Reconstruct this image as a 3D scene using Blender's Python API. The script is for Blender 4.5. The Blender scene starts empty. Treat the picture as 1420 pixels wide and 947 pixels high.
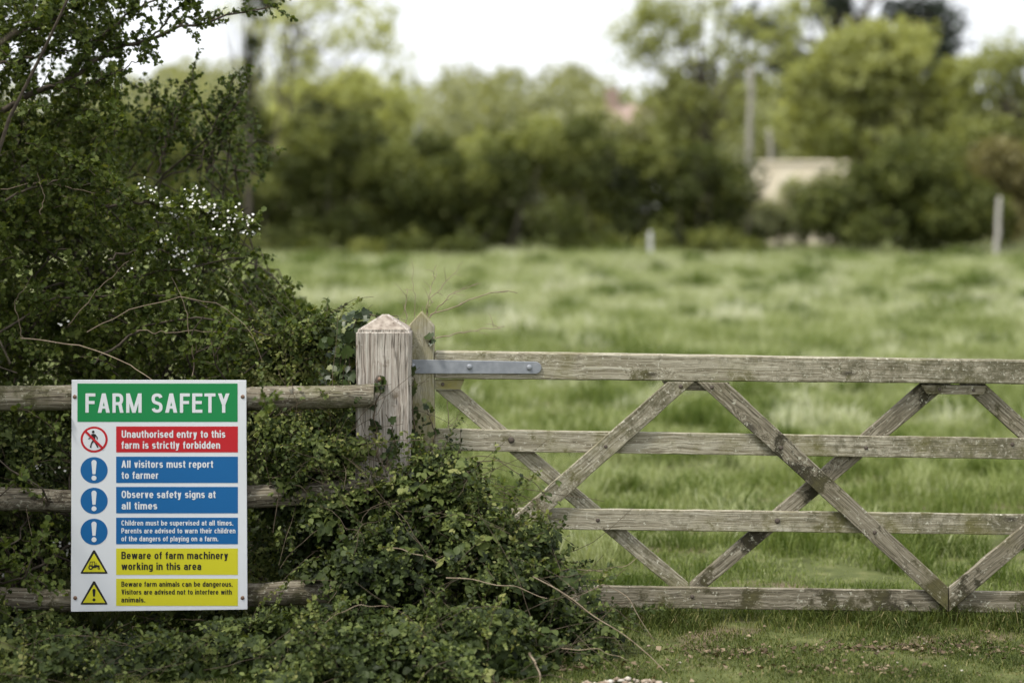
import bpy, bmesh, math
import numpy as np
from mathutils import Vector, Matrix

SC = bpy.context.scene
COL = SC.collection
R = np.random.default_rng(11)
rad = math.radians

# ------------------------------------------------------------------ camera, world, sun, exposure
CAM_D, HZ, S0 = 8.0, 310.0, 325.0          # metres to the gate, horizon row of the photo, photo pixels per metre at the gate
CAM_Z = (870.0 - HZ) / S0
cam = bpy.data.cameras.new('camera')
cam_o = bpy.data.objects.new('camera', cam)
COL.objects.link(cam_o)
cam_o.location = (0, -CAM_D, CAM_Z)
cam_o.rotation_euler = (rad(90), 0, 0)
cam.sensor_width = 36
cam.lens = S0 * CAM_D / 1420 * 36
cam.shift_y = -(473.5 - HZ) / 1420
cam.clip_end = 3000
cam.dof.use_dof = True
cam.dof.focus_distance = CAM_D - 0.12
cam.dof.aperture_fstop = 1.25
SC.camera = cam_o

SUN_EL, SUN_AZ = rad(58), rad(236)          # azimuth measured clockwise from +Y: a veiled high sun to the left
world = bpy.data.worlds.new('World')
SC.world = world
world.use_nodes = True
wn, wl = world.node_tree.nodes, world.node_tree.links
sky = wn.new('ShaderNodeTexSky')
sky.sky_type = 'NISHITA'
sky.sun_disc = False
sky.sun_elevation = SUN_EL
sky.sun_rotation = SUN_AZ
sky.dust_density = 3
tc = wn.new('ShaderNodeTexCoord')
sep = wn.new('ShaderNodeSeparateXYZ')
wl.new(tc.outputs['Generated'], sep.inputs[0])
rmp = wn.new('ShaderNodeValToRGB')           # overcast: brighter overhead than at the horizon
rmp.color_ramp.elements[0].position = 0.0
rmp.color_ramp.elements[0].color = (8.6, 8.8, 9.1, 1)
rmp.color_ramp.elements[1].position = 1.0
rmp.color_ramp.elements[1].color = (15.5, 15.7, 16.1, 1)
wl.new(sep.outputs['Z'], rmp.inputs[0])
cn = wn.new('ShaderNodeTexNoise')
cn.inputs['Scale'].default_value = 3.0
cn.inputs['Detail'].default_value = 5
wl.new(tc.outputs['Generated'], cn.inputs['Vector'])
cr = wn.new('ShaderNodeMapRange')
cr.inputs[1].default_value = .3
cr.inputs[2].default_value = .7
cr.inputs[3].default_value = .82
cr.inputs[4].default_value = 1.15
wl.new(cn.outputs[0], cr.inputs[0])
mulc = wn.new('ShaderNodeMix')
mulc.data_type = 'RGBA'
mulc.blend_type = 'MULTIPLY'
mulc.inputs[0].default_value = 1
wl.new(rmp.outputs[0], mulc.inputs[6])
wl.new(cr.outputs[0], mulc.inputs[7])
mixs = wn.new('ShaderNodeMix')
mixs.data_type = 'RGBA'
mixs.inputs[0].default_value = 0.85
wl.new(sky.outputs[0], mixs.inputs[6])
wl.new(mulc.outputs[2], mixs.inputs[7])
wl.new(mixs.outputs[2], wn['Background'].inputs[0])
wn['Background'].inputs[1].default_value = 0.1

sun = bpy.data.lights.new('sun', 'SUN')
sun.energy = 2.8
sun.angle = rad(8)
sun.color = (1.0, 0.95, 0.86)
sun_o = bpy.data.objects.new('sun', sun)
COL.objects.link(sun_o)
sd = Vector((math.sin(SUN_AZ) * math.cos(SUN_EL), math.cos(SUN_AZ) * math.cos(SUN_EL), math.sin(SUN_EL)))
sun_o.rotation_euler = (-sd).to_track_quat('-Z', 'Y').to_euler()
sun_o.location = (-10, -20, 30)

SC.view_settings.view_transform = 'Standard'
SC.view_settings.look = 'None'
SC.view_settings.exposure = 0.55
SC.view_settings.gamma = 1
SC.cycles.use_denoising = True
SC.cycles.max_bounces = 8
SC.cycles.diffuse_bounces = 3
SC.cycles.transmission_bounces = 3
SC.cycles.glossy_bounces = 2

# ------------------------------------------------------------------ helpers
def P(px, py, Y=0.0):
    """world point at depth Y seen at photo pixel (px, py)"""
    s = S0 * CAM_D / (CAM_D + Y)
    return np.array(((px - 710) / s, Y, CAM_Z - (py - HZ) / s))

def unP(p):
    s = S0 * CAM_D / (CAM_D + p[..., 1])
    return 710 + p[..., 0] * s, HZ + (CAM_Z - p[..., 2]) * s

def ground(x, y):
    x, y = np.asarray(x, float), np.asarray(y, float)
    rise = np.clip(y - 1.5, 0, 400)
    g = 0.0185 * rise * (rise / (rise + 3.0))
    g = g + 0.0006 * np.clip(y - 60, 0, 300) ** 1.6
    b = 0.025 * np.sin(1.3 * x + .4) * np.sin(.9 * y + 1) + 0.05 * np.sin(.35 * x) * np.sin(.28 * y + 2) * np.clip(y / 6, 0, 1)
    return g + b * np.clip(np.abs(y - .1) / 2, .25, 1)

def tag(o, label, cat=None, group=None, kind=None):
    o['label'] = label
    if cat: o['category'] = cat
    if group: o['group'] = group
    if kind: o['kind'] = kind
    return o

def empty(name, loc, label, cat, group=None):
    o = bpy.data.objects.new(name, None)
    COL.objects.link(o)
    o.location = Vector([float(v) for v in loc])
    o.empty_display_size = 0.1
    return tag(o, label, cat, group)

def link(name, me, mat, parent=None, loc=None, rot=None):
    """links a mesh; loc is a WORLD position, converted to the parent's frame (parents are never rotated)"""
    o = bpy.data.objects.new(name, me)
    COL.objects.link(o)
    if mat is not None:
        me.materials.append(mat)
    w = Vector((0, 0, 0)) if loc is None else Vector([float(v) for v in loc])
    if parent is not None:
        o.parent = parent
        q = parent
        while q is not None:
            w = w - q.location
            q = q.parent
    o.location = w
    if rot: o.rotation_euler = rot
    return o

def np_mesh(name, V, F, tint=None, smooth=False):
    """V (n,3); F a list of index arrays (m,k)"""
    me = bpy.data.meshes.new(name)
    F = [f for f in F if len(f)]
    idx = np.concatenate([f.ravel() for f in F]).astype(np.int32)
    tot = np.concatenate([np.full(len(f), f.shape[1]) for f in F]).astype(np.int32)
    st = np.concatenate(([0], np.cumsum(tot)[:-1])).astype(np.int32)
    me.vertices.add(len(V)); me.loops.add(len(idx)); me.polygons.add(len(tot))
    me.vertices.foreach_set('co', np.ascontiguousarray(V, dtype=np.float32).ravel())
    me.loops.foreach_set('vertex_index', idx)
    me.polygons.foreach_set('loop_start', st)
    me.polygons.foreach_set('loop_total', tot)
    if smooth:
        me.polygons.foreach_set('use_smooth', np.ones(len(tot), bool))
    if tint is not None:
        a = me.attributes.new('tint', 'FLOAT', 'POINT')
        a.data.foreach_set('value', np.ascontiguousarray(tint, dtype=np.float32))
    me.update(calc_edges=True)
    return me

def unit(v):
    return v / np.maximum(np.linalg.norm(v, axis=-1, keepdims=True), 1e-9)

def rvec(n):
    return unit(R.normal(size=(n, 3)))

def vnoise(p, f, seed=0):
    """cheap smooth noise in about -1..1"""
    p = np.asarray(p) * f
    r = np.random.default_rng(seed)
    out = 0
    for k in range(6):
        d = r.normal(size=p.shape[-1]); d *= (0.7 + .5 * k / 3) / np.linalg.norm(d)
        out = out + np.sin(p @ d * 2.2 + r.uniform(0, 6.3)) * np.cos(p @ np.roll(d, 1) * 1.7 + r.uniform(0, 6.3))
    return out / 2.6

# leaf templates: x along the leaf, y across, z up; faces index the template
def half_leaf(pts, fold=.18, droop=.12):
    """symmetrical leaf folded at the midrib; pts is the outline of one side without base and tip"""
    n = len(pts)
    V = [(0, 0, 0)] + [(x, y, fold * y - droop * x * x) for x, y in pts] + [(1, 0, -droop)] + [(x, -y, fold * y - droop * x * x) for x, y in pts]
    mid = [(.5, 0, -droop * .25)]
    V += mid
    m = len(V) - 1
    tip = n + 1
    a = [0] + list(range(1, n + 1)) + [tip]
    b = [0] + list(range(n + 2, 2 * n + 2)) + [tip]
    F = [[m, a[i + 1], a[i]] for i in range(len(a) - 1)] + [[m, b[i], b[i + 1]] for i in range(len(b) - 1)]
    return np.array(V, float), np.array(F)

LF_HAW = half_leaf([(.28, .20), (.38, .40), (.55, .27), (.72, .42), (.85, .18)])
LF_BRAM = half_leaf([(.12, .24), (.38, .40), (.68, .32), (.88, .12)], .22, .2)
LF_IVY = half_leaf([(-.12, .22), (.08, .52), (.34, .36), (.52, .50), (.66, .24)], .12, .1)
LF_OVAL = half_leaf([(.3, .30), (.7, .28)], .15, .15)
LF_PETAL = half_leaf([(.45, .42), (.9, .36)], .1, -.25)
LF_CLUMP = (np.array([(0, 0, 0), (.5, .42, .1), (1, .05, -.12), (.55, -.4, .1)], float), np.array([[0, 1, 2, 3]]))
LF_SPRAY = (np.array([(0, 0, 0), (.35, .3, .1), (.6, .12, 0), (.9, .34, .06), (1, 0, -.12), (.8, -.3, .08), (.55, -.1, 0), (.3, -.34, .06)], float),
            np.array([[0, 1, 2, 6], [0, 2, 6, 7], [2, 3, 4, 6], [6, 4, 5, 4]])[:3])
LF_SPRAY = (LF_SPRAY[0], np.array([[0, 1, 2], [0, 2, 6], [0, 6, 7], [2, 3, 4], [2, 4, 6], [6, 4, 5]]))

class Leaves:
    def __init__(self):
        self.c, self.d, self.n, self.s, self.t = [], [], [], [], []
    def add(self, c, d, n, s, t):
        k = len(c)
        self.c.append(c); self.d.append(d); self.n.append(n)
        self.s.append(np.broadcast_to(s, (k,))); self.t.append(np.broadcast_to(t, (k,)))
    def build(self, name, tmpl, mat, parent=None, keep=None, wob=.0):
        c, d, n = map(np.concatenate, (self.c, self.d, self.n))
        s, t = np.concatenate(self.s), np.clip(np.concatenate(self.t), 0, 1)
        if keep is not None:
            k = keep(c)
            c, d, n, s, t = c[k], d[k], n[k], s[k], t[k]
        d = unit(d)
        y = unit(np.cross(n, d))
        z = np.cross(d, y)
        TV, TF = tmpl
        base = np.zeros(3) if parent is None else np.array(parent.location)
        sy = s * R.uniform(.8, 1.2, len(s))
        V = (c[:, None, :] + s[:, None, None] * TV[None, :, 0:1] * d[:, None, :] + sy[:, None, None] * TV[None, :, 1:2] * y[:, None, :]
             + s[:, None, None] * TV[None, :, 2:3] * R.uniform(.4, 1.8, len(s))[:, None, None] * z[:, None, :])
        F = TF[None] + (np.arange(len(c)) * len(TV))[:, None, None]
        me = np_mesh(name, V.reshape(-1, 3) - base, [F.reshape(-1, TF.shape[1])], np.repeat(t, len(TV)))
        return link(name, me, mat, parent, base)

SIGN_Y = -.235
def off_sign(c):
    """leaves that would poke through or hang in front of the sign board"""
    px, py = unP(c)
    return (px > 88) & (px < 353) & (py > 518) & (py < 858) & (c[:, 1] < SIGN_Y + .05)

class Tubes:
    def __init__(self):
        self.V, self.F, self.T, self.n = [], [], [], 0
    def add(self, pts, r0, r1=None, k=5, tint=.5):
        pts = np.asarray(pts, float)
        if off_sign(pts).any(): return            # nothing hangs in front of the sign
        m = len(pts)
        r = np.linspace(r0, r0 if r1 is None else r1, m)
        tan = unit(np.gradient(pts, axis=0))
        ref = np.array((.13, .31, .94)) if abs(tan[0, 2]) < .8 else np.array((.95, .2, .1))
        a = unit(np.cross(tan, ref)); b = np.cross(tan, a)
        th = np.arange(k) / k * 2 * math.pi
        V = pts[:, None] + r[:, None, None] * (np.cos(th)[None, :, None] * a[:, None] + np.sin(th)[None, :, None] * b[:, None])
        i = np.arange(m - 1)[:, None] * k + np.arange(k)[None]
        j = np.arange(m - 1)[:, None] * k + (np.arange(k)[None] + 1) % k
        F = np.stack((i, j, j + k, i + k), -1).reshape(-1, 4) + self.n
        self.V.append(V.reshape(-1, 3)); self.F.append(F); self.T.append(np.full(m * k, tint)); self.n += m * k
    def build(self, name, mat, parent=None):
        base = np.zeros(3) if parent is None else np.array(parent.location)
        me = np_mesh(name, np.concatenate(self.V) - base, [np.concatenate(self.F)], np.concatenate(self.T), True)
        return link(name, me, mat, parent, base)

def wander(p, d, L, n, jit=.25, grav=0.0):
    """a wandering polyline starting at p along d, drooping by grav"""
    d = unit(np.asarray(d, float))
    out = [np.asarray(p, float)]
    st = L / n
    for _ in range(n):
        d = unit(d + R.normal(size=3) * jit * math.sqrt(st / max(L, 1e-6)) * 1.2 + np.array((0, 0, -grav * st)))
        out.append(out[-1] + d * st)
    return np.array(out)

# ------------------------------------------------------------------ materials
def newmat(name):
    m = bpy.data.materials.new(name)
    m.use_nodes = True
    nt = m.node_tree
    return m, nt, nt.nodes, nt.links, nt.nodes['Principled BSDF']

def ramp(nodes, stops):
    r = nodes.new('ShaderNodeValToRGB')
    e = r.color_ramp.elements
    while len(e) > 1: e.remove(e[-1])
    for i, (p, c) in enumerate(stops):
        q = e[0] if i == 0 else e.new(p)
        q.position = p
        q.color = (*c, 1)
    return r

def mat_leaf(name, stops, transl=.3, rough=.5, spec=.35, tcol=(1.25, 1.2, .5), noise=0):
    m, nt, N, L, b = newmat(name)
    at = N.new('ShaderNodeAttribute'); at.attribute_name = 'tint'
    r = ramp(N, stops)
    if noise:
        tx = N.new('ShaderNodeTexCoord'); nz = N.new('ShaderNodeTexNoise'); nz.inputs['Scale'].default_value = noise
        L.new(tx.outputs['Object'], nz.inputs['Vector'])
        mm = N.new('ShaderNodeMath'); mm.operation = 'MULTIPLY_ADD'; mm.inputs[1].default_value = .9; mm.inputs[2].default_value = -.45
        ad = N.new('ShaderNodeMath'); ad.operation = 'ADD'; ad.use_clamp = True
        L.new(nz.outputs[0], mm.inputs[0]); L.new(mm.outputs[0], ad.inputs[0]); L.new(at.outputs['Fac'], ad.inputs[1])
        L.new(ad.outputs[0], r.inputs[0])
    else:
        L.new(at.outputs['Fac'], r.inputs[0])
    L.new(r.outputs[0], b.inputs['Base Color'])
    b.inputs['Roughness'].default_value = rough
    b.inputs['Specular IOR Level'].default_value = spec
    t = N.new('ShaderNodeBsdfTranslucent')
    mu = N.new('ShaderNodeMix'); mu.data_type = 'RGBA'; mu.blend_type = 'MULTIPLY'; mu.inputs[0].default_value = 1
    mu.inputs[7].default_value = (*tcol, 1)
    L.new(r.outputs[0], mu.inputs[6]); L.new(mu.outputs[2], t.inputs[0])
    mx = N.new('ShaderNodeMixShader'); mx.inputs[0].default_value = transl
    L.new(b.outputs[0], mx.inputs[1]); L.new(t.outputs[0], mx.inputs[2])
    L.new(mx.outputs[0], N['Material Output'].inputs[0])
    return m

def mat_plain(name, col, rough=.6, spec=.4, metal=0, noise=None):
    m, nt, N, L, b = newmat(name)
    b.inputs['Roughness'].default_value = rough
    b.inputs['Specular IOR Level'].default_value = spec
    b.inputs['Metallic'].default_value = metal
    if noise:
        sc, amt, c2 = noise
        tx = N.new('ShaderNodeTexCoord'); nz = N.new('ShaderNodeTexNoise')
        nz.inputs['Scale'].default_value = sc; nz.inputs['Detail'].default_value = 6
        L.new(tx.outputs['Object'], nz.inputs['Vector'])
        r = ramp(N, [(.5 - amt, col), (.5 + amt, c2)])
        L.new(nz.outputs[0], r.inputs[0]); L.new(r.outputs[0], b.inputs['Base Color'])
    else:
        b.inputs['Base Color'].default_value = (*col, 1)
    return m

def mat_wood(name, stops, lichen, lich_amt, stain, stain_amt, grain=(3.0, 90, 90), knots=True, bump=.5, crack=0.0, green=None, wobble=.03, grime_vignette=0.0):
    """weathered timber, grain along local X"""
    m, nt, N, L, b = newmat(name)
    tx = N.new('ShaderNodeTexCoord')
    oi = N.new('ShaderNodeObjectInfo')
    sh = N.new('ShaderNodeVectorMath'); sh.operation = 'SCALE'; sh.inputs[0].default_value = (37, 23, 51)
    L.new(oi.outputs['Random'], sh.inputs['Scale'])
    co = N.new('ShaderNodeVectorMath'); co.operation = 'ADD'
    L.new(tx.outputs['Object'], co.inputs[0]); L.new(sh.outputs[0], co.inputs[1])
    # gentle wobble of the grain
    wob = N.new('ShaderNodeTexNoise'); wob.inputs['Scale'].default_value = 5; wob.inputs['Detail'].default_value = 2
    L.new(co.outputs[0], wob.inputs['Vector'])
    wv = N.new('ShaderNodeVectorMath'); wv.operation = 'MULTIPLY_ADD'
    wv.inputs[1].default_value = (0, wobble, wobble)
    L.new(wob.outputs['Color'], wv.inputs[0]); L.new(co.outputs[0], wv.inputs[2])
    last = wv
    if knots:
        vo = N.new('ShaderNodeTexVoronoi'); vo.inputs['Scale'].default_value = 1
        kv = N.new('ShaderNodeVectorMath'); kv.operation = 'MULTIPLY'; kv.inputs[1].default_value = (3.1, 9.0, 9.0)
        L.new(co.outputs[0], kv.inputs[0]); L.new(kv.outputs[0], vo.inputs['Vector'])
        kr = N.new('ShaderNodeMapRange'); kr.interpolation_type = 'SMOOTHSTEP'
        kr.inputs[1].default_value = .0; kr.inputs[2].default_value = .38; kr.inputs[3].default_value = .05; kr.inputs[4].default_value = 0
        L.new(vo.outputs['Distance'], kr.inputs[0])
        cv = N.new('ShaderNodeCombineXYZ'); L.new(kr.outputs[0], cv.inputs[1]); L.new(kr.outputs[0], cv.inputs[2])
        ka = N.new('ShaderNodeVectorMath'); ka.operation = 'ADD'
        L.new(wv.outputs[0], ka.inputs[0]); L.new(cv.outputs[0], ka.inputs[1])
        last = ka
    st = N.new('ShaderNodeVectorMath'); st.operation = 'MULTIPLY'; st.inputs[1].default_value = grain
    L.new(last.outputs[0], st.inputs[0])
    g1 = N.new('ShaderNodeTexNoise'); g1.inputs['Scale'].default_value = 1; g1.inputs['Detail'].default_value = 7; g1.inputs['Roughness'].default_value = .65
    L.new(st.outputs[0], g1.inputs['Vector'])
    base = ramp(N, stops)
    L.new(g1.outputs[0], base.inputs[0])
    # fine dark grain lines
    st2 = N.new('ShaderNodeVectorMath'); st2.operation = 'MULTIPLY'; st2.inputs[1].default_value = (grain[0] * 2.4, grain[1] * 3.2, grain[2] * 3.2)
    L.new(last.outputs[0], st2.inputs[0])
    g2 = N.new('ShaderNodeTexNoise'); g2.inputs['Scale'].default_value = 1; g2.inputs['Detail'].default_value = 4
    L.new(st2.outputs[0], g2.inputs['Vector'])
    fr = ramp(N, [(.36, (.32, .30, .26)), (.5, (1, 1, 1))])
    L.new(g2.outputs[0], fr.inputs[0])
    def mix(a, bcol, fac, mode='MIX'):
        q = N.new('ShaderNodeMix'); q.data_type = 'RGBA'; q.blend_type = mode
        L.new(a, q.inputs[6])
        if isinstance(bcol, tuple): q.inputs[7].default_value = (*bcol, 1)
        else: L.new(bcol, q.inputs[7])
        if isinstance(fac, float): q.inputs[0].default_value = fac
        else: L.new(fac, q.inputs[0])
        return q.outputs[2]
    col = mix(base.outputs[0], fr.outputs[0], .75, 'MULTIPLY')
    def patches(scale, lo, hi, detail=8, rough=.7, vec=None):
        z = N.new('ShaderNodeTexNoise'); z.inputs['Scale'].default_value = scale; z.inputs['Detail'].default_value = detail; z.inputs['Roughness'].default_value = rough
        L.new(vec if vec else co.outputs[0], z.inputs['Vector'])
        q = N.new('ShaderNodeMapRange'); q.inputs[1].default_value = lo; q.inputs[2].default_value = hi
        L.new(z.outputs[0], q.inputs[0])
        return q.outputs[0]
    # blotches of dark stain, then pale lichen specks, then green algae
    stp = patches(6, .64 - stain_amt, .70 - stain_amt)
    if grime_vignette:  # grime plus lens falloff put into the colour, darkening along local X
        sx = N.new('ShaderNodeSeparateXYZ'); L.new(tx.outputs['Object'], sx.inputs[0])
        gz = N.new('ShaderNodeTexNoise'); gz.inputs['Scale'].default_value = 22; gz.inputs['Detail'].default_value = 8; gz.inputs['Roughness'].default_value = .75
        L.new(co.outputs[0], gz.inputs['Vector'])
        gm = N.new('ShaderNodeMath'); gm.operation = 'MULTIPLY_ADD'; gm.inputs[1].default_value = grime_vignette
        L.new(sx.outputs['X'], gm.inputs[0]); L.new(gz.outputs[0], gm.inputs[2])
        gr = N.new('ShaderNodeMapRange'); gr.inputs[1].default_value = .46; gr.inputs[2].default_value = .66; gr.inputs[4].default_value = .8
        L.new(gm.outputs[0], gr.inputs[0])
        col = mix(col, stain, gr.outputs[0])
    col = mix(col, stain, stp)
    if knots:
        kd = N.new('ShaderNodeMapRange'); kd.inputs[1].default_value = .05; kd.inputs[2].default_value = .14; kd.inputs[3].default_value = .85; kd.inputs[4].default_value = 0
        L.new(vo.outputs['Distance'], kd.inputs[0])
        col = mix(col, (.035, .03, .022), kd.outputs[0])
    if lichen is not None:
        col = mix(col, lichen, patches(55, .60 - lich_amt, .66 - lich_amt, 5, .75))
    if green is not None:
        gc, gs, ga = green
        col = mix(col, gc, patches(gs, .56 - ga, .85 - ga, 6))
    h = g1.outputs[0]
    if crack:
        cv2 = N.new('ShaderNodeVectorMath'); cv2.operation = 'MULTIPLY'; cv2.inputs[1].default_value = (.9, 30, 30)
        L.new(wv.outputs[0], cv2.inputs[0])
        cz = N.new('ShaderNodeTexNoise'); cz.inputs['Scale'].default_value = 1; cz.inputs['Detail'].default_value = 3
        L.new(cv2.outputs[0], cz.inputs['Vector'])
        ab = N.new('ShaderNodeMath'); ab.operation = 'SUBTRACT'; ab.inputs[1].default_value = .47
        L.new(cz.outputs[0], ab.inputs[0])
        ab2 = N.new('ShaderNodeMath'); ab2.operation = 'ABSOLUTE'; L.new(ab.outputs[0], ab2.inputs[0])
        ck = N.new('ShaderNodeMapRange'); ck.inputs[1].default_value = .004; ck.inputs[2].default_value = .014; ck.inputs[3].default_value = crack; ck.inputs[4].default_value = 0
        L.new(ab2.outputs[0], ck.inputs[0])
        col = mix(col, (.05, .04, .03), ck.outputs[0])
        hs = N.new('ShaderNodeMath'); hs.operation = 'SUBTRACT'; L.new(h, hs.inputs[0]); L.new(ck.outputs[0], hs.inputs[1]); h = hs.outputs[0]
    L.new(col, b.inputs['Base Color'])
    b.inputs['Roughness'].default_value = .9
    b.inputs['Specular IOR Level'].default_value = .15
    bp = N.new('ShaderNodeBump'); bp.inputs['Strength'].default_value = bump; bp.inputs['Distance'].default_value = .006
    L.new(h, bp.inputs['Height'])
    bp2 = N.new('ShaderNodeBump'); bp2.inputs['Strength'].default_value = bump; bp2.inputs['Distance'].default_value = .003
    L.new(g2.outputs[0], bp2.inputs['Height']); L.new(bp.outputs[0], bp2.inputs['Normal'])
    L.new(bp2.outputs[0], b.inputs['Normal'])
    return m

M_GATE = mat_wood('gate_wood', [(.28, (.1049, .0908, .0592)), (.42, (.2360, .2119, .1524)), (.56, (.3671, .3416, .2624)), (.72, (.4894, .4670, .3809))], (.4894, .4756, .3893), .02, (.0743, .0692, .0381), .07, grain=(1.5, 120, 120), green=((.1661, .1557, .0635), 3.0, .08), grime_vignette=.14)
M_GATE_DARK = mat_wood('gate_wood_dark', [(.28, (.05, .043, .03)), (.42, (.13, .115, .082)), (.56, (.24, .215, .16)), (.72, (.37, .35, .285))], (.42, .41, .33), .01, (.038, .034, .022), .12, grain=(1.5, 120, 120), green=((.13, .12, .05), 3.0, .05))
M_STILE = mat_wood('stile_wood', [(.3, (.1760, .1566, .1176)), (.5, (.3168, .2958, .2352)), (.7, (.4224, .4002, .3528))], (.3960, .3915, .3430), .0, (.1320, .1218, .0686), .05, grain=(1.5, 110, 110), green=((.2200, .2001, .0686), 4.0, .20))
M_POST = mat_wood('post_wood', [(.28, (.1635, .1313, .1061)), (.42, (.3269, .2850, .2464)), (.56, (.4548, .4163, .3676)), (.72, (.5258, .5026, .4549))], (.4406, .4276, .3790), .0, (.1848, .1500, .1137), .03, grain=(2.2, 95, 95), knots=False, bump=.8, crack=.6, wobble=.012)
M_RAIL = mat_wood('rail_wood', [(.28, (.0660, .0545, .0387)), (.45, (.1522, .1311, .0968)), (.6, (.2537, .2308, .1774)), (.75, (.3450, .3253, .2687))], (.3450, .3357, .2687), .02, (.0457, .0378, .0258), .10, grain=(2.2, 80, 80), bump=.9, crack=.7, green=((.1116, .1154, .0484), 3.0, .04))
M_CAP = mat_plain('post_cap_wood', (.1800, .1485, .1215), .9, .15, 0, (38, .16, (.3330, .2925, .2475)))
M_BARK = mat_plain('bark', (.030, .024, .018), .9, .2, 0, (30, .2, (.085, .07, .052)))
M_TWIG = mat_plain('twig', (.05, .038, .026), .85, .2, 0, (25, .2, (.12, .095, .065)))
M_CANE = mat_plain('dry_cane', (.16, .12, .08), .8, .3, 0, (25, .2, (.29, .235, .165)))
M_DEAD = mat_plain('dead_wood', (.13, .10, .07), .85, .2, 0, (25, .2, (.24, .19, .14)))
M_STEEL = mat_plain('galvanised_steel', (.19, .205, .23), .55, .4, .3, (35, .25, (.28, .295, .32)))
M_IRON = mat_plain('rusty_iron', (.05, .045, .04), .7, .4, .3, (60, .2, (.11, .085, .065)))
M_RUST = mat_plain('rusty_screw', (.12, .06, .04), .6, .5, .4, (200, .2, (.25, .17, .12)))
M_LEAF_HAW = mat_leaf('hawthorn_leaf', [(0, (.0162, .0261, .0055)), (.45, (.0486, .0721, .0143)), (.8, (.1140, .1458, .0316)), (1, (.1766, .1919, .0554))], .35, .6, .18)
M_LEAF_BRAM = mat_leaf('bramble_leaf', [(0, (.0101, .0171, .0047)), (.45, (.0478, .0703, .0166)), (.8, (.1503, .1838, .0506)), (1, (.2294, .2369, .0817))], .32, .55, .22)
M_LEAF_IVY = mat_leaf('ivy_leaf', [(0, (.0138, .0258, .0069)), (.6, (.0387, .0602, .0138)), (1, (.1118, .1290, .0258))], .15, .42, .35)
M_PETAL = mat_leaf('blossom', [(0, (.75, .75, .70)), (1, (.82, .82, .78))], .3, .6, .2, (1, 1, 1))

# ------------------------------------------------------------------ ground, field grass
def build_ground():
    xs = np.concatenate((np.linspace(-400, -20, 20), np.linspace(-18, 18, 121), np.linspace(20, 400, 20)))
    ys = np.concatenate((np.linspace(-120, -6, 12), np.linspace(-5, 12, 69), np.linspace(13, 70, 40), np.linspace(80, 900, 30)))
    X, Y = np.meshgrid(xs, ys)
    V = np.stack((X, Y, ground(X, Y)), -1).reshape(-1, 3)
    nx, ny = len(xs), len(ys)
    i = (np.arange(ny - 1)[:, None] * nx + np.arange(nx - 1)[None]).ravel()
    F = np.stack((i, i + 1, i + 1 + nx, i + nx), -1)
    m, nt, N, L, b = newmat('meadow_soil')
    tx = N.new('ShaderNodeTexCoord')
    def noise(s, d=6):
        z = N.new('ShaderNodeTexNoise'); z.inputs['Scale'].default_value = s; z.inputs['Detail'].default_value = d
        L.new(tx.outputs['Object'], z.inputs['Vector']); return z
    a = ramp(N, [(.35, (.055, .065, .022)), (.55, (.085, .10, .034)), (.7, (.13, .135, .055))]); L.new(noise(9).outputs[0], a.inputs[0])
    d = ramp(N, [(.3, (.075, .055, .035)), (.6, (.16, .125, .085)), (.75, (.26, .22, .16))]); L.new(noise(45, 8).outputs[0], d.inputs[0])
    k = N.new('ShaderNodeMapRange'); k.inputs[1].default_value = .58; k.inputs[2].default_value = .68
    L.new(noise(1.7, 5).outputs[0], k.inputs[0])
    mx = N.new('ShaderNodeMix'); mx.data_type = 'RGBA'
    L.new(k.outputs[0], mx.inputs[0]); L.new(a.outputs[0], mx.inputs[6]); L.new(d.outputs[0], mx.inputs[7])
    L.new(mx.outputs[2], b.inputs['Base Color'])
    b.inputs['Roughness'].default_value = .95; b.inputs['Specular IOR Level'].default_value = .1
    bp = N.new('ShaderNodeBump'); bp.inputs['Strength'].default_value = .6; bp.inputs['Distance'].default_value = .02
    L.new(noise(60, 6).outputs[0], bp.inputs['Height']); L.new(bp.outputs[0], b.inputs['Normal'])
    o = link('ground', np_mesh('ground', V, [F], smooth=True), m)
    tag(o, 'gently rising grassy ground of the paddock', kind='structure')
build_ground()

def blades(base, h, w, lean, tint, name, mat, label):
    """tapered bent grass blades: 5 vertices, a quad and a triangle each"""
    n = len(base)
    th = R.uniform(0, 2 * math.pi, n)
    side = np.stack((np.cos(th), np.sin(th), np.zeros(n)), -1)
    ld = R.uniform(0, 2 * math.pi, n)
    l = np.stack((np.cos(ld), np.sin(ld), np.zeros(n)), -1) * (lean * h)[:, None]
    up = np.array((0, 0, 1.0))
    mid = base + up * (h * .6)[:, None] + l * .35
    tip = base + up * (h * np.clip(1 - lean * .35, .3, 1))[:, None] + l
    hw = (w / 2)[:, None]
    V = np.stack((base - side * hw, base + side * hw, mid + side * hw * .75, mid - side * hw * .75, tip), 1).reshape(-1, 3)
    k = np.arange(n)[:, None] * 5
    F4 = k + np.array([[0, 1, 2, 3]]); F3 = k + np.array([[3, 2, 4]])
    o = link(name, np_mesh(name, V, [F4, F3], np.repeat(np.clip(tint, 0, 1), 5)), mat)
    return tag(o, label, 'grass', kind='stuff')

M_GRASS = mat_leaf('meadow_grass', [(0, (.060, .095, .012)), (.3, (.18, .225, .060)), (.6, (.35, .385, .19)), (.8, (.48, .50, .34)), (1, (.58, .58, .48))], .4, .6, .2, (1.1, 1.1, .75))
M_TURF = mat_leaf('turf_grass', [(0, (.0310, .0464, .0086)), (.5, (.0757, .1015, .0189)), (.85, (.1462, .1591, .0387)), (1, (.2408, .2150, .0946))], .3, .6, .2, (.9460, .9460, .5160))

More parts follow.
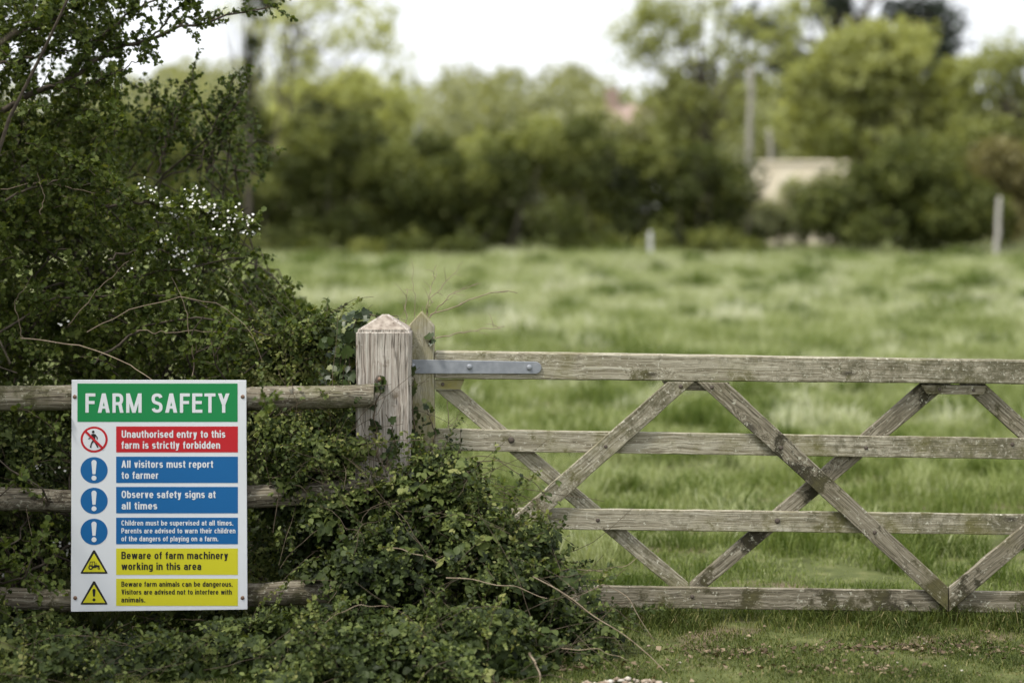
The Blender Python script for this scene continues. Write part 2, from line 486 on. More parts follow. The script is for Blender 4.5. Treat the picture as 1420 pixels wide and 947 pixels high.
def field_grass():
    n = 600000
    D = 8.15 * np.exp(R.uniform(0, 1, n) * math.log(62 / 8.15))
    x = R.uniform(-.42, .36, n) * D
    y = D - CAM_D
    p2 = np.stack((x, y), -1)
    nz = vnoise(p2, .9, 3) * .6 + vnoise(p2, .27, 4) * .5 + vnoise(p2, 2.4, 5) * .5
    far = np.clip((y - 1) / 14, 0, 1) ** .8
    keep = R.uniform(0, 1, n) < np.clip(.75 + nz * .6, .2, 1)
    x, y, D, nz, far = x[keep], y[keep], D[keep], nz[keep], far[keep]
    n = len(x)
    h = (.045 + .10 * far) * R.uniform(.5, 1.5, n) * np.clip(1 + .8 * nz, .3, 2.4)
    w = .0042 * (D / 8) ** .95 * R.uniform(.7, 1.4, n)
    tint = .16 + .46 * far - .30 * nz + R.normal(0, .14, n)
    # tussocks: some dark and lush, some pale and dry
    T = 760
    tD = 9.0 * np.exp(R.uniform(0, 1, T) * math.log(58 / 9.0)); tx = R.uniform(-.40, .34, T) * tD; ty = tD - CAM_D
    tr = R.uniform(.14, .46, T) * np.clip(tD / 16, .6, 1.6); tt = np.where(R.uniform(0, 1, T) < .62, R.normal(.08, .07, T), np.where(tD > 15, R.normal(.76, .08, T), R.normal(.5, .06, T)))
    m = 190
    a = R.uniform(0, 6.3, (T, m)); q = R.uniform(0, 1, (T, m)) ** .6
    X = (tx[:, None] + tr[:, None] * q * np.cos(a)).ravel(); Yy = (ty[:, None] + tr[:, None] * q * np.sin(a)).ravel()
    H = ((.10 + .48 * tr)[:, None] * (1.15 - q ** 2) * R.uniform(.6, 1.2, (T, m))).ravel()
    W = (.0045 * (tD / 8)[:, None] * R.uniform(.7, 1.4, (T, m))).ravel()
    TT = (tt[:, None] + R.normal(0, .1, (T, m))).ravel()
    ok = Yy > .6
    x = np.concatenate((x, X[ok])); y = np.concatenate((y, Yy[ok])); h = np.concatenate((h, H[ok])); w = np.concatenate((w, W[ok])); tint = np.concatenate((tint, TT[ok]))
    base = np.stack((x, y, ground(x, y) - .01), -1)
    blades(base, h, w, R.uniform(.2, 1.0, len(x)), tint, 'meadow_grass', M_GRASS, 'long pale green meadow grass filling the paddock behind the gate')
field_grass()

def turf():
    n = 230000
    x = R.uniform(-2.6, 3.2, n); y = R.uniform(-2.2, .28, n)
    p2 = np.stack((x, y), -1)
    nz = vnoise(p2, 2.2, 8) * .6 + vnoise(p2, 6, 9) * .5
    keep = R.uniform(0, 1, n) < np.clip(.72 - .6 * nz, .14, 1)
    x, y, nz = x[keep], y[keep], nz[keep]
    n = len(x)
    edge = np.exp(-((y - .08) / .16) ** 2)
    h = (.018 + .06 * edge) * R.uniform(.5, 1.7, n) * np.clip(1 - .5 * nz, .4, 1.8)
    tint = .5 + .3 * nz + R.normal(0, .2, n) - .12 * edge
    tint = np.where(R.uniform(0, 1, n) < .05, 1.0, tint)
    base = np.stack((x, y, ground(x, y) - .004), -1)
    blades(base, h, .0034 * R.uniform(.6, 1.5, n), R.uniform(.3, 1.3, n), tint, 'turf', M_TURF, 'short worn turf in front of the gate with bare patches')
turf()

def stones(name, label, spots, mat, rmin, rmax):
    V, F, T, off = [], [], [], 0
    bm = bmesh.new(); bmesh.ops.create_icosphere(bm, subdivisions=1, radius=1)
    bv = np.array([v.co[:] for v in bm.verts]); bf = np.array([[v.index for v in f.verts] for f in bm.faces]); bm.free()
    for (x, y, z) in spots:
        r = R.uniform(rmin, rmax)
        q = bv * (1 + R.uniform(-.28, .28, (len(bv), 1))) * r * R.uniform((.7, .7, .45), (1.3, 1.1, .8))
        a = R.uniform(0, 6.3); c, s = math.cos(a), math.sin(a)
        q = q @ np.array(((c, s, 0), (-s, c, 0), (0, 0, 1)))
        V.append(q + (x, y, z)); F.append(bf + off); off += len(bv); T.append(np.full(len(bv), R.uniform(0, 1)))
    o = link(name, np_mesh(name, np.concatenate(V), [np.concatenate(F)], np.concatenate(T)), mat)
    return tag(o, label, 'stones', kind='stuff')
M_STONE = mat_leaf('gravel_stone', [(0, (.16, .12, .085)), (.4, (.27, .215, .16)), (.8, (.37, .32, .26)), (1, (.52, .49, .44))], 0.0, .85, .2)
sp = []
for _ in range(170):
    u, v = R.uniform(-1, 1), R.uniform(-1, 1)
    if u * u + v * v > 1: continue
    p = P(872, 946, -.95)
    x, y = p[0] + u * .19 - .02, -1.06 + v * .12
    sp.append((x, y, float(ground(x, y)) + .004 + .028 * (1 - u * u - v * v) * R.uniform(.2, 1)))
stones('gravel', 'small heap of pale brown gravel on the ground by the bramble', sp, M_STONE, .007, .016)
sp = []
for _ in range(60):
    x, y = R.uniform(-.2, 2.4), R.uniform(-1.3, -.1)
    if R.uniform() < .5: x, y = R.normal(1.75, .22), R.normal(-.45, .07)
    sp.append((x, y, float(ground(x, y)) + .004))
stones('pebbles', 'white and grey pebbles scattered over the worn turf', sp, M_STONE, .003, .009)

def litter():
    lv = Leaves()
    n = 900
    cx, cy, sx = np.array([P(1200, 905, -.35), P(1010, 910, -.5), P(1165, 930, -.75), P(790, 930, -.7), P(1330, 900, -.4)]).T[0], np.array([-.42, -.5, -.78, -.75, -.42]), np.array([.16, .14, .2, .22, .12])
    k = R.integers(0, 5, n)
    x, y = R.normal(cx[k], sx[k]), R.normal(cy[k], .06)
    m = R.uniform(0, 1, n) < .2
    x[m], y[m] = R.uniform(-.4, 2.4, m.sum()), R.uniform(-1.2, -.05, m.sum())
    c = np.stack((x, y, ground(x, y) + R.uniform(.004, .016, n)), -1)
    lv.add(c, rvec(n) * (1, 1, .25), unit(rvec(n) * .5 + np.array((0, 0, 1))), R.uniform(.008, .03, n), R.uniform(0, 1, n))
    tag(lv.build('leaf_litter', LF_CLUMP, mat_leaf('litter', [(0, (.05, .036, .022)), (.6, (.13, .095, .06)), (1, (.27, .21, .14))], .1, .8, .15)), 'brown leaf litter and bark scraps lying on the turf', 'litter', kind='stuff')
litter()

# ------------------------------------------------------------------ timber pieces
def prism(name, outline, Y0, Y1, mat, parent, ang=None, bev=.003, jit=.0007, step=.07):
    """extrudes a photo-plane outline between depths Y0 (front) and Y1; local X runs along the timber"""
    ym = (Y0 + Y1) / 2
    W = np.array([P(x, y, Y0) for x, y in outline])[:, [0, 2]]
    c = W.mean(0)
    if ang is None:
        d = W[1] - W[0]; ang = math.atan2(d[1], d[0])
    ca, sa = math.cos(ang), math.sin(ang)
    Lc = (W - c) @ np.array(((ca, -sa), (sa, ca)))
    pts = []
    for i in range(len(Lc)):
        a, b2 = Lc[i], Lc[(i + 1) % len(Lc)]
        k = max(1, int(np.linalg.norm(b2 - a) / step))
        nrm = np.array((-(b2 - a)[1], (b2 - a)[0])); nrm /= max(np.linalg.norm(nrm), 1e-9)
        for j in range(k):
            q = a + (b2 - a) * j / k
            if j: q = q + nrm * R.normal(0, jit)
            pts.append(q)
    bm = bmesh.new()
    n = len(pts)
    f = [bm.verts.new((p[0], Y0 - ym, p[1])) for p in pts]
    bk = [bm.verts.new((p[0], Y1 - ym, p[1])) for p in pts]
    bm.faces.new(f); bm.faces.new(bk[::-1])
    for i in range(n):
        j = (i + 1) % n
        bm.faces.new((f[j], f[i], bk[i], bk[j]))
    bmesh.ops.recalc_face_normals(bm, faces=bm.faces)
    if bev:
        bmesh.ops.bevel(bm, geom=[e for e in bm.edges if e.calc_face_angle(0) > .6], offset=bev, segments=1, affect='EDGES', clamp_overlap=True)
    me = bpy.data.meshes.new(name); bm.to_mesh(me); bm.free()
    return link(name, me, mat, parent, (c[0], ym, c[1]), (0, -ang, 0))

def dome(name, px, py, Y, r, mat, parent, flat=.5, sides=12):
    """bolt or screw head facing the camera"""
    bm = bmesh.new()
    rings = [(1, 0), (1, .25), (.8, .7), (.45, .95)]
    vs = [[bm.verts.new((r * a * math.cos(t), -r * b * flat, r * a * math.sin(t))) for t in np.arange(sides) / sides * 2 * math.pi] for a, b in rings]
    for k in range(3):
        for i in range(sides):
            j = (i + 1) % sides
            bm.faces.new((vs[k][i], vs[k][j], vs[k + 1][j], vs[k + 1][i]))
    bm.faces.new(vs[3]); bm.faces.new(vs[0][::-1])
    bmesh.ops.recalc_face_normals(bm, faces=bm.faces)
    for f in bm.faces: f.smooth = True
    me = bpy.data.meshes.new(name); bm.to_mesh(me); bm.free()
    return link(name, me, mat, parent, P(px, py, Y))

# ------------------------------------------------------------------ gate post
def gate_post():
    x0, x1 = P(493, 600, -.117)[0], P(569, 600, -.117)[0]
    root = empty('gate_post', ((x0 + x1) / 2, 0, 0), 'thick square weathered gate post with a pointed top', 'post')
    zs = P(0, 459, -.117)[2]; za = P(0, 433, 0)[2]
    cx, hw = (x0 + x1) / 2, (x1 - x0) / 2
    bm = bmesh.new()
    H = zs + .35
    n = 22
    rings = []
    for k in range(n + 1):
        z = H * k / n                      # local X is up the post
        hwk = hw * (1 + .02 * (1 - k / n))
        ring = []
        for (sx, sy) in ((-1, -1), (-.5, -1), (0, -1), (.5, -1), (1, -1), (1, 0), (1, 1), (0, 1), (-1, 1), (-1, 0)):
            ring.append(bm.verts.new((z, (sx * hwk if abs(sx) < 1 else sx * hwk) + R.normal(0, .0014), sy * .117 + R.normal(0, .0014))))
        rings.append(ring)
    m = len(rings[0])
    for k in range(n):
        for i in range(m):
            j = (i + 1) % m
            bm.faces.new((rings[k][i], rings[k][j], rings[k + 1][j], rings[k + 1][i]))
    ap = bm.verts.new((H + za - zs, .004, 0))
    for i in range(m):
        bm.faces.new((rings[n][i], rings[n][(i + 1) % m], ap)).material_index = 1
    bm.faces.new(rings[0][::-1])
    bmesh.ops.recalc_face_normals(bm, faces=bm.faces)
    bmesh.ops.bevel(bm, geom=[e for e in bm.edges if e.calc_face_angle(0) > .5], offset=.009, segments=2, affect='EDGES', clamp_overlap=True)
    me = bpy.data.meshes.new('shaft'); bm.to_mesh(me); bm.free()
    o = link('shaft', me, M_POST, root, (cx, 0, -.35))
    me.materials.append(M_CAP)
    # local x -> world z, local y -> world x, local z -> world y
    o.rotation_euler = Matrix(((0, 1, 0), (0, 0, 1), (1, 0, 0))).to_euler()
    b = dome('bolt', 527, 527, -.121, .021, M_IRON, root, .7)
    dome('nut', 527, 526, -.134, .011, M_RUST, b, .9, 6)
    return root
gate_post()

# ------------------------------------------------------------------ round fence rails
def fence_rail(pts, rpx, label, yc=-.165):
    """half-round rail along X through photo points (px, py, radius px)"""
    P3 = [P(a, b, yc) for a, b in pts]
    rx = rpx / S0
    a, e = P3[0], P3[-1]
    root_loc = (a + e) / 2
    n = 60
    k = 14
    xs = np.linspace(0, 1, n + 1)
    cx = np.interp(xs, np.linspace(0, 1, len(P3)), [p[0] for p in P3])
    cz = np.interp(xs, np.linspace(0, 1, len(P3)), [p[2] for p in P3])
    sd0 = R.uniform(0, 60)
    V = []
    for i in range(n + 1):
        wob = .006 * math.sin(3.1 * cx[i] + sd0) + .004 * math.sin(9 * cx[i] + sd0 * 2)
        for j in range(k):
            t = j / k * 2 * math.pi
            r = rx * (1 + .07 * math.sin(2 * t + 1.3 * cx[i] + sd0) + .05 * math.sin(5 * t + 4 * cx[i] + sd0) + R.normal(0, .018))
            if i in (0, n): r *= .93
            V.append((cx[i], yc + r * math.cos(t) * .85, cz[i] + wob + r * math.sin(t)))
    V = np.array(V) - root_loc
    i = np.arange(n)[:, None] * k + np.arange(k)[None]; j = np.arange(n)[:, None] * k + (np.arange(k)[None] + 1) % k
    F = np.stack((i, j, j + k, i + k), -1).reshape(-1, 4)
    caps = np.array([list(range(k)), list(range(n * k, n * k + k))[::-1]])
    me = np_mesh('fence_rail', V, [F, caps], smooth=True)
    o = link('fence_rail', me, M_RAIL, None, root_loc)
    tag(o, label, 'fence rail', 'round rails of the fence behind the sign')
fence_rail([(-260, 554), (100, 553), (340, 552), (519, 548)], 16.5, 'top round wooden fence rail, meeting the gate post')
fence_rail([(-260, 694), (120, 692), (340, 689), (512, 684)], 16.5, 'middle round wooden fence rail, crossing behind the blue rows of the sign')
fence_rail([(-260, 830), (100, 829), (340, 826), (512, 824)], 16.5, 'lowest round wooden fence rail, behind the foot of the sign')

# ------------------------------------------------------------------ gate
def gate():
    y0 = .10
    root = empty('field_gate', P(584, 870, y0), 'grey weathered five barred field gate with diagonal braces', 'gate')
    f0, f1 = y0 - .046, y0 - .0215     # front braces
    r0, r1 = y0 - .02, y0 + .005       # rails
    b0, b1 = y0 + .0065, y0 + .031     # back braces
    # hanging stile with pointed top, tenoned rails butt against it
    prism('hanging_stile', [(566, 852), (566, 452), (584, 432), (602, 453), (601, 852)], y0 - .042, y0 + .045, M_STILE, root, math.pi / 2, .004)
    prism('top_rail', [(602.6, 525), (602.6, 487), (1655, 504), (1655, 535)], y0 - .040, y0 + .036, M_GATE, root, -.0155, .005)
    for yl, yr, h in ((609.6, 626, 29), (717.4, 730.2, 28), (824.2, 838.3, 29)):
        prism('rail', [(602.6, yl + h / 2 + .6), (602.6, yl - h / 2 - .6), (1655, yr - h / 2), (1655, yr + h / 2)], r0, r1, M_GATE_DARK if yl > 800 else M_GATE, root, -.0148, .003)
    prism('closing_stile', [(1656, 868), (1656, 485), (1692, 485), (1692, 868)], y0 - .038, y0 + .036, M_GATE, root, math.pi / 2, .004)
    # braces on the near side
    prism('brace', [(926, 529.6), (963.2, 529.9), (659.5, 800), (616, 800)], f0, f1, M_GATE, root, math.atan2(190, 217.5), .003)
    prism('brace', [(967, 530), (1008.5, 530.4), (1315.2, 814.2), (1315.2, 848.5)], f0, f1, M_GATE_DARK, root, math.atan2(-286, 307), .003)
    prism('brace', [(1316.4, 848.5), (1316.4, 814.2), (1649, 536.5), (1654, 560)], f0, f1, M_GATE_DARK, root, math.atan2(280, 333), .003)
    # braces on the far side
    prism('brace', [(603, 540.5), (638.5, 540.5), (955.3, 808.5), (955.3, 834), (922, 807)], b0, b1, M_GATE, root, math.atan2(-267, 320), .003)
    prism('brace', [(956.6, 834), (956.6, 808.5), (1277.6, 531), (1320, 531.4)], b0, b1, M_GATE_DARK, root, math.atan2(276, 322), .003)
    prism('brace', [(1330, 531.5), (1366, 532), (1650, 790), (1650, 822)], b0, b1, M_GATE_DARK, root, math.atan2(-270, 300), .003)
    # packing blocks under the top rail
    prism('packing_block', [(603, 526.2), (644, 526.6), (638, 540), (603, 539.6)], r0 - .003, r1, M_STILE, root, 0, .002)
    prism('packing_block', [(918, 528.6), (1012, 530.4), (1003, 542), (927, 541)], r0 - .0005, r1, M_GATE_DARK, root, 0, .002)
    prism('packing_block', [(1277.6, 533.4), (1369, 535), (1364, 547.4), (1285, 546.4)], r0 - .002, r1, M_GATE_DARK, root, 0, .002)
    # strap hinge
    yh = y0 - .0465
    out = [(567, 518), (567, 498.6)] + [(740, 501.4)]
    out += [(742 + 9 * math.cos(t), 510 - 8.6 * math.sin(t)) for t in np.linspace(1.35, -1.35, 7)] + [(740, 518.4)]
    st = prism('hinge_strap', out, yh - .002, yh + .006, M_STEEL, root, 0, .0015, 0, 5)
    for bx, by in ((572, 507.5), (651, 508.6), (734, 509.6)):
        dome('bolt', bx, by, yh - .002, .0125, M_STEEL, st, .6)
    for bx, by, yy, r in ((840, 619, f0, .008), (944, 536, f0, .009), (987, 537, f0, .009), (730, 715, f0, .009), (829, 721, r0, .009), (709, 610, r0, .014),
                          (1083, 621, f0, .009), (1201, 621, r0, .009), (1078, 722, r0, .012), (1213, 738, f0, .009), (614, 533, r0 - .003, .008),
                          (1303, 540, r0 - .002, .007), (1350, 541, r0 - .002, .007), (1404, 616, r0, .009), (960, 827, r0, .009)):
        dome('bolt', bx, by, yy, r, M_IRON, root, .55)
gate()

# ------------------------------------------------------------------ farm safety sign
WCOL = (.62, .645, .68)
M_SWHITE = mat_plain('sign_white', WCOL, .45, .4, 0, (3, .4, (.59, .615, .645)))
M_SGREEN = mat_plain('sign_green', (.005, .195, .055), .4, .4)
M_SRED = mat_plain('sign_red', (.43, .010, .018), .4, .4)
M_SBLUE = mat_plain('sign_blue', (.003, .10, .29), .4, .4)
M_SYEL = mat_plain('sign_yellow', (.53, .50, .018), .4, .4)
M_SBLACK = mat_plain('sign_black', (.012, .012, .012), .45, .4)

# a small stroke alphabet in condensed bold sans proportions; cap height 1
SW = .185
XH = .735
def arc(cx, cy, rx, ry, a0, a1, n=12, e=2.5):
    t = np.radians(np.linspace(a0, a1, n))
    c, s = np.cos(t), np.sin(t)
    return [(cx + rx * math.copysign(abs(u) ** (2 / e), u), cy + ry * math.copysign(abs(v) ** (2 / e), v)) for u, v in zip(c, s)]
def glyph(ch):
    """-> width, strokes; a stroke is ('l', polyline) | ('c', closed polyline) | ('d', x0,y0,x1,y1,horizontal width) | ('q', x0,y0,x1,y1)"""
    h = SW / 2
    w = .52
    x = XH
    ry = x / 2 - h * .92
    ring = ('c', arc(w / 2, x / 2, w / 2 - h, ry, 0, 360, 24)[:-1])
    arch = lambda w_, x0=0: [(x0 + h, x - .30)] + arc(x0 + w_ / 2, x - h * .92 - .2, w_ / 2 - h, .2, 180, 0, 9) + [(x0 + w_ - h, 0)]
    V = lambda xx, a, b: ('q', xx - h, a, xx + h, b)
    Hb = lambda a, b, yy, t=.15: ('q', a, yy - t / 2, b, yy + t / 2)
    if ch == 'o': return w, [ring]
    if ch == 'b': return w, [V(h, 0, 1), ring]
    if ch == 'd': return w, [V(w - h, 0, 1), ring]
    if ch == 'p': return w, [V(h, -.24, x), ring]
    if ch == 'g': return w, [ring, ('l', [(w - h, x), (w - h, -.05)] + arc(w / 2, -.05, w / 2 - h, .12, 0, -150, 9))]
    if ch == 'n': return w, [V(h, 0, x), ('l', arch(w))]
    if ch == 'h': return w, [V(h, 0, 1), ('l', arch(w))]
    if ch == 'm': return .80, [V(h, 0, x), ('l', arch(.49)), ('l', arch(.49, .31))]
    if ch == 'u': return w, [V(w - h, 0, x), ('l', [(w - a, x - b) for a, b in arch(w)])]
    if ch == 'r': return .36, [V(h, 0, x), ('l', [(h, x - .32)] + arc(.36, x - h * .9 - .19, .36 - h, .19, 180, 95, 6))]
    if ch == 'i': return SW, [V(h, 0, x), V(h, .85, 1)]
    if ch == 'l': return SW, [V(h, 0, 1)]
    if ch == 't': return .33, [('l', [(.16, .93), (.16, .22)] + arc(.30, .2, .14, .2 - .07, 180, 270, 5)), Hb(0, .33, x - .075)]
    if ch == 'f': return .33, [('l', [(.16, 0), (.16, .80)] + arc(.31, .80, .15, .2 - .07, 180, 92, 5)), Hb(0, .33, x - .075)]
    if ch == 'c': return .49, [('l', arc(.25, x / 2, .25 - h, ry, 42, 318, 20))]
    if ch == 'e': return w, [('l', arc(w / 2, x / 2, w / 2 - h, ry, -6, 322, 22)), Hb(h, w - h * .6, x / 2 - .02, .13)]
    if ch == 'a': return .51, [('l', arc(.255, x - h - .2, .255 - h, .2, 165, 0, 9) + [(.51 - h, 0)]), ('l', [(.51 - h, .41), (.3, .40)] + arc(.26, .235, .26 - h, .165, 92, 270, 10) + [(.3, .07), (.51 - h, .15)])]
    if ch == 's': return .47, [('l', arc(.235, x - h * .95 - .145, .235 - h, .145, 25, 250, 10) + arc(.235, .145 + h * .95, .235 - h, .145, 70, -155, 10))]
    if ch == 'v': return .50, [('d', .11, x, .25, 0, .21), ('d', .39, x, .25, 0, .21)]
    if ch == 'y': return .50, [('d', .11, x, .25, .02, .21), ('d', .39, x, .20, -.24, .20), ('q', .05, -.24, .2, -.10)]
    if ch == 'w': return .76, [('d', .10, x, .22, 0, .19), ('d', .38, x, .22, 0, .18), ('d', .38, x, .54, 0, .18), ('d', .66, x, .54, 0, .19)]
    if ch == 'k': return .52, [V(h, 0, 1), ('d', .40, x, .15, .34, .21), ('d', .26, .46, .41, 0, .22)]
    if ch == '.': return SW, [V(h, 0, .17)]
    W = .58
    if ch == 'F': return .50, [V(h, 0, 1), Hb(h, .50, .92, .16), Hb(h, .46, .53, .16)]
    if ch == 'E': return .51, [V(h, 0, 1), Hb(h, .51, .92, .16), Hb(h, .48, .53, .16), Hb(h, .51, .08, .16)]
    if ch == 'T': return .54, [V(.27, 0, 1), Hb(0, .54, .92, .16)]
    if ch == 'A': return .62, [('d', .31, 1, .105, 0, .21), ('d', .31, 1, .515, 0, .21), Hb(.18, .44, .28, .14)]
    if ch == 'V': return .60, [('d', .105, 1, .30, 0, .21), ('d', .495, 1, .30, 0, .21)]
    if ch == 'Y': return .60, [('d', .105, 1, .30, .42, .21), ('d', .495, 1, .30, .42, .21), V(.30, 0, .46)]
    if ch == 'M': return .78, [V(h, 0, 1), V(.78 - h, 0, 1), ('d', .11, 1, .39, 0, .19), ('d', .67, 1, .39, 0, .19)]
    if ch == 'U': return W, [('l', [(h, 1), (h, .3)] + arc(W / 2, .3, W / 2 - h, .3 - h * .9, 180, 360, 11) + [(W - h, 1)])]
    if ch == 'O': return .60, [('c', arc(.30, .5, .30 - h, .5 - h * .9, 0, 360, 28)[:-1])]
    if ch == 'C': return .57, [('l', arc(.29, .5, .29 - h, .5 - h * .9, 40, 320, 24))]
    if ch == 'S': return .56, [('l', arc(.28, 1 - h * .9 - .2, .28 - h, .2, 12, 252, 12) + arc(.28, .2 + h * .9, .28 - h, .2, 72, -168, 12))]
    bowl = lambda y0, y1, ww: ('l', [(h, y1)] + arc(ww - .26, (y0 + y1) / 2, .26 - h, (y1 - y0) / 2, 90, -90, 9) + [(h, y0)])
    if ch == 'P': return .55, [V(h, 0, 1), bowl(.44, .92, .55)]
    if ch == 'R': return .57, [V(h, 0, 1), bowl(.47, .92, .55), ('d', .37, .47, .465, 0, .20)]
    if ch == 'B': return .57, [V(h, 0, 1), bowl(.53, .92, .55), bowl(.08, .53, .57)]
    return .26, []

def ribbon(pts, closed, half):
    p = np.array(pts, float)
    keep = [0] + [i for i in range(1, len(p)) if np.linalg.norm(p[i] - p[i - 1]) > 1e-4]
    p = p[keep]
    n = len(p)
    if closed:
        d0 = unit(p - np.roll(p, 1, 0)); d1 = unit(np.roll(p, -1, 0) - p)
    else:
        d = unit(np.diff(p, axis=0)); d0 = np.vstack((d[:1], d)); d1 = np.vstack((d, d[-1:]))
    n0 = np.stack((-d0[:, 1], d0[:, 0]), -1); n1 = np.stack((-d1[:, 1], d1[:, 0]), -1)
    m = unit(n0 + n1)
    k = half / np.maximum((m * n0).sum(1), .6)
    a, b = p + m * k[:, None], p - m * k[:, None]
    F = [[i, (i + 1) % n, n + (i + 1) % n, n + i] for i in range(n if closed else n - 1)]
    return np.vstack((a, b)), F

def sign_pt(px, py, lift):
    return P(px, py, SIGN_Y)[[0, 2]], SIGN_Y - lift

def text(body, x0, x1, yb, cap, lift, mat, parent, track=.075, weight=1.0):
    V, F, cur, lay = [], [], 0.0, 0
    W = 0
    out = []
    for ch in body:
        w, st = glyph(ch)
        for s in st:
            if s[0] in 'lc':
                v, f = ribbon(s[1], s[0] == 'c', SW / 2 * weight)
            elif s[0] == 'd':
                _, a, b, c, d, hw = s; hw *= weight
                v = np.array([(a - hw / 2, b), (a + hw / 2, b), (c + hw / 2, d), (c - hw / 2, d)]); f = [[0, 1, 2, 3]]
            else:
                _, a, b, c, d = s
                if abs(c - a) < abs(d - b) and ch != '.': m_ = (a + c) / 2; hw = (c - a) / 2 * weight; a, c = m_ - hw, m_ + hw
                v = np.array([(a, b), (c, b), (c, d), (a, d)]); f = [[0, 1, 2, 3]]
            out.append((v + (cur, 0), f, lay % 7)); lay += 1
        cur += w + track
    tot = cur - track
    off = 0
    cx, cy = (x0 + x1) / 2, yb
    c0 = P(cx, cy, SIGN_Y)
    for v, f, l in out:
        px = x0 + v[:, 0] / tot * (x1 - x0)
        py = yb - v[:, 1] * cap
        q = np.array([P(a, b, SIGN_Y) for a, b in zip(px, py)])
        q[:, 1] = SIGN_Y - lift - l * .00006
        V.append(q - c0); F += [[i + off for i in ff] for ff in f]; off += len(v)
    V = np.concatenate(V)
    # all faces look at the viewer
    me = np_mesh('lettering', V, [np.array(F)])
    return link('lettering', me, mat, parent, c0)

def flat(name, outline, lift, mat, parent, thick=.0006):
    """a thin printed film in the sign's plane"""
    q = np.array([P(a, b, SIGN_Y) for a, b in outline]); c = q.mean(0)
    bm = bmesh.new()
    f = [bm.verts.new((p[0] - c[0], -lift, p[2] - c[2])) for p in q]
    g = [bm.verts.new((p[0] - c[0], -lift + thick, p[2] - c[2])) for p in q]
    bm.faces.new(f)
    for i in range(len(f)):
        j = (i + 1) % len(f); bm.faces.new((f[j], f[i], g[i], g[j]))
    bmesh.ops.recalc_face_normals(bm, faces=bm.faces)
    bmesh.ops.triangulate(bm, faces=[x for x in bm.faces if len(x.verts) > 4])
    me = bpy.data.meshes.new(name); bm.to_mesh(me); bm.free()
    return link(name, me, mat, parent, (c[0], SIGN_Y, c[2]))

def circ(x, y, r, n=40, ry=None):
    ry = ry or r
    return [(x + r * math.cos(t), y + ry * math.sin(t)) for t in np.arange(n) / n * 2 * math.pi]
def quad(x0, y0, x1, y1, x2=None):
    return [(x0, y0), (x1, y0), (x1, y1), (x0, y1)]

def joined(name, polys, lift, mat, parent):
    """several flat marks of one symbol in one mesh"""
    V, F, off = [], [], 0
    c = None
    bm = bmesh.new()
    allp = np.array([P(a, b, SIGN_Y) for pl in polys for a, b in pl]); c = allp.mean(0)
    for k, pl in enumerate(polys):
        vs = [bm.verts.new((P(a, b, SIGN_Y)[0] - c[0], -lift - .00008 * k, P(a, b, SIGN_Y)[2] - c[2])) for a, b in pl]
        bm.faces.new(vs)
    bmesh.ops.triangulate(bm, faces=[x for x in bm.faces if len(x.verts) > 4])
    me = bpy.data.meshes.new(name); bm.to_mesh(me); bm.free()
    return link(name, me, mat, parent, (c[0], SIGN_Y, c[2]))

def bar(x0, y0, x1, y1, w0, w1=None):
    w1 = w0 if w1 is None else w1
    dx, dy = x1 - x0, y1 - y0; l = math.hypot(dx, dy); nx, ny = -dy / l, dx / l
    return [(x0 + nx * w0 / 2, y0 + ny * w0 / 2), (x0 - nx * w0 / 2, y0 - ny * w0 / 2), (x1 - nx * w1 / 2, y1 - ny * w1 / 2), (x1 + nx * w1 / 2, y1 + ny * w1 / 2)]

def exclaim(cx, ytop, ybar, ydot, w0, w1, rd):
    top = [(cx + w0 / 2 * math.cos(t), ytop + w0 / 2 - w0 / 2 * math.sin(t)) for t in np.linspace(math.pi, 0, 9)]
    bot = [(cx + w1 / 2, ybar), (cx - w1 / 2, ybar)]
    return [top + bot, circ(cx, ydot, rd, 20)]

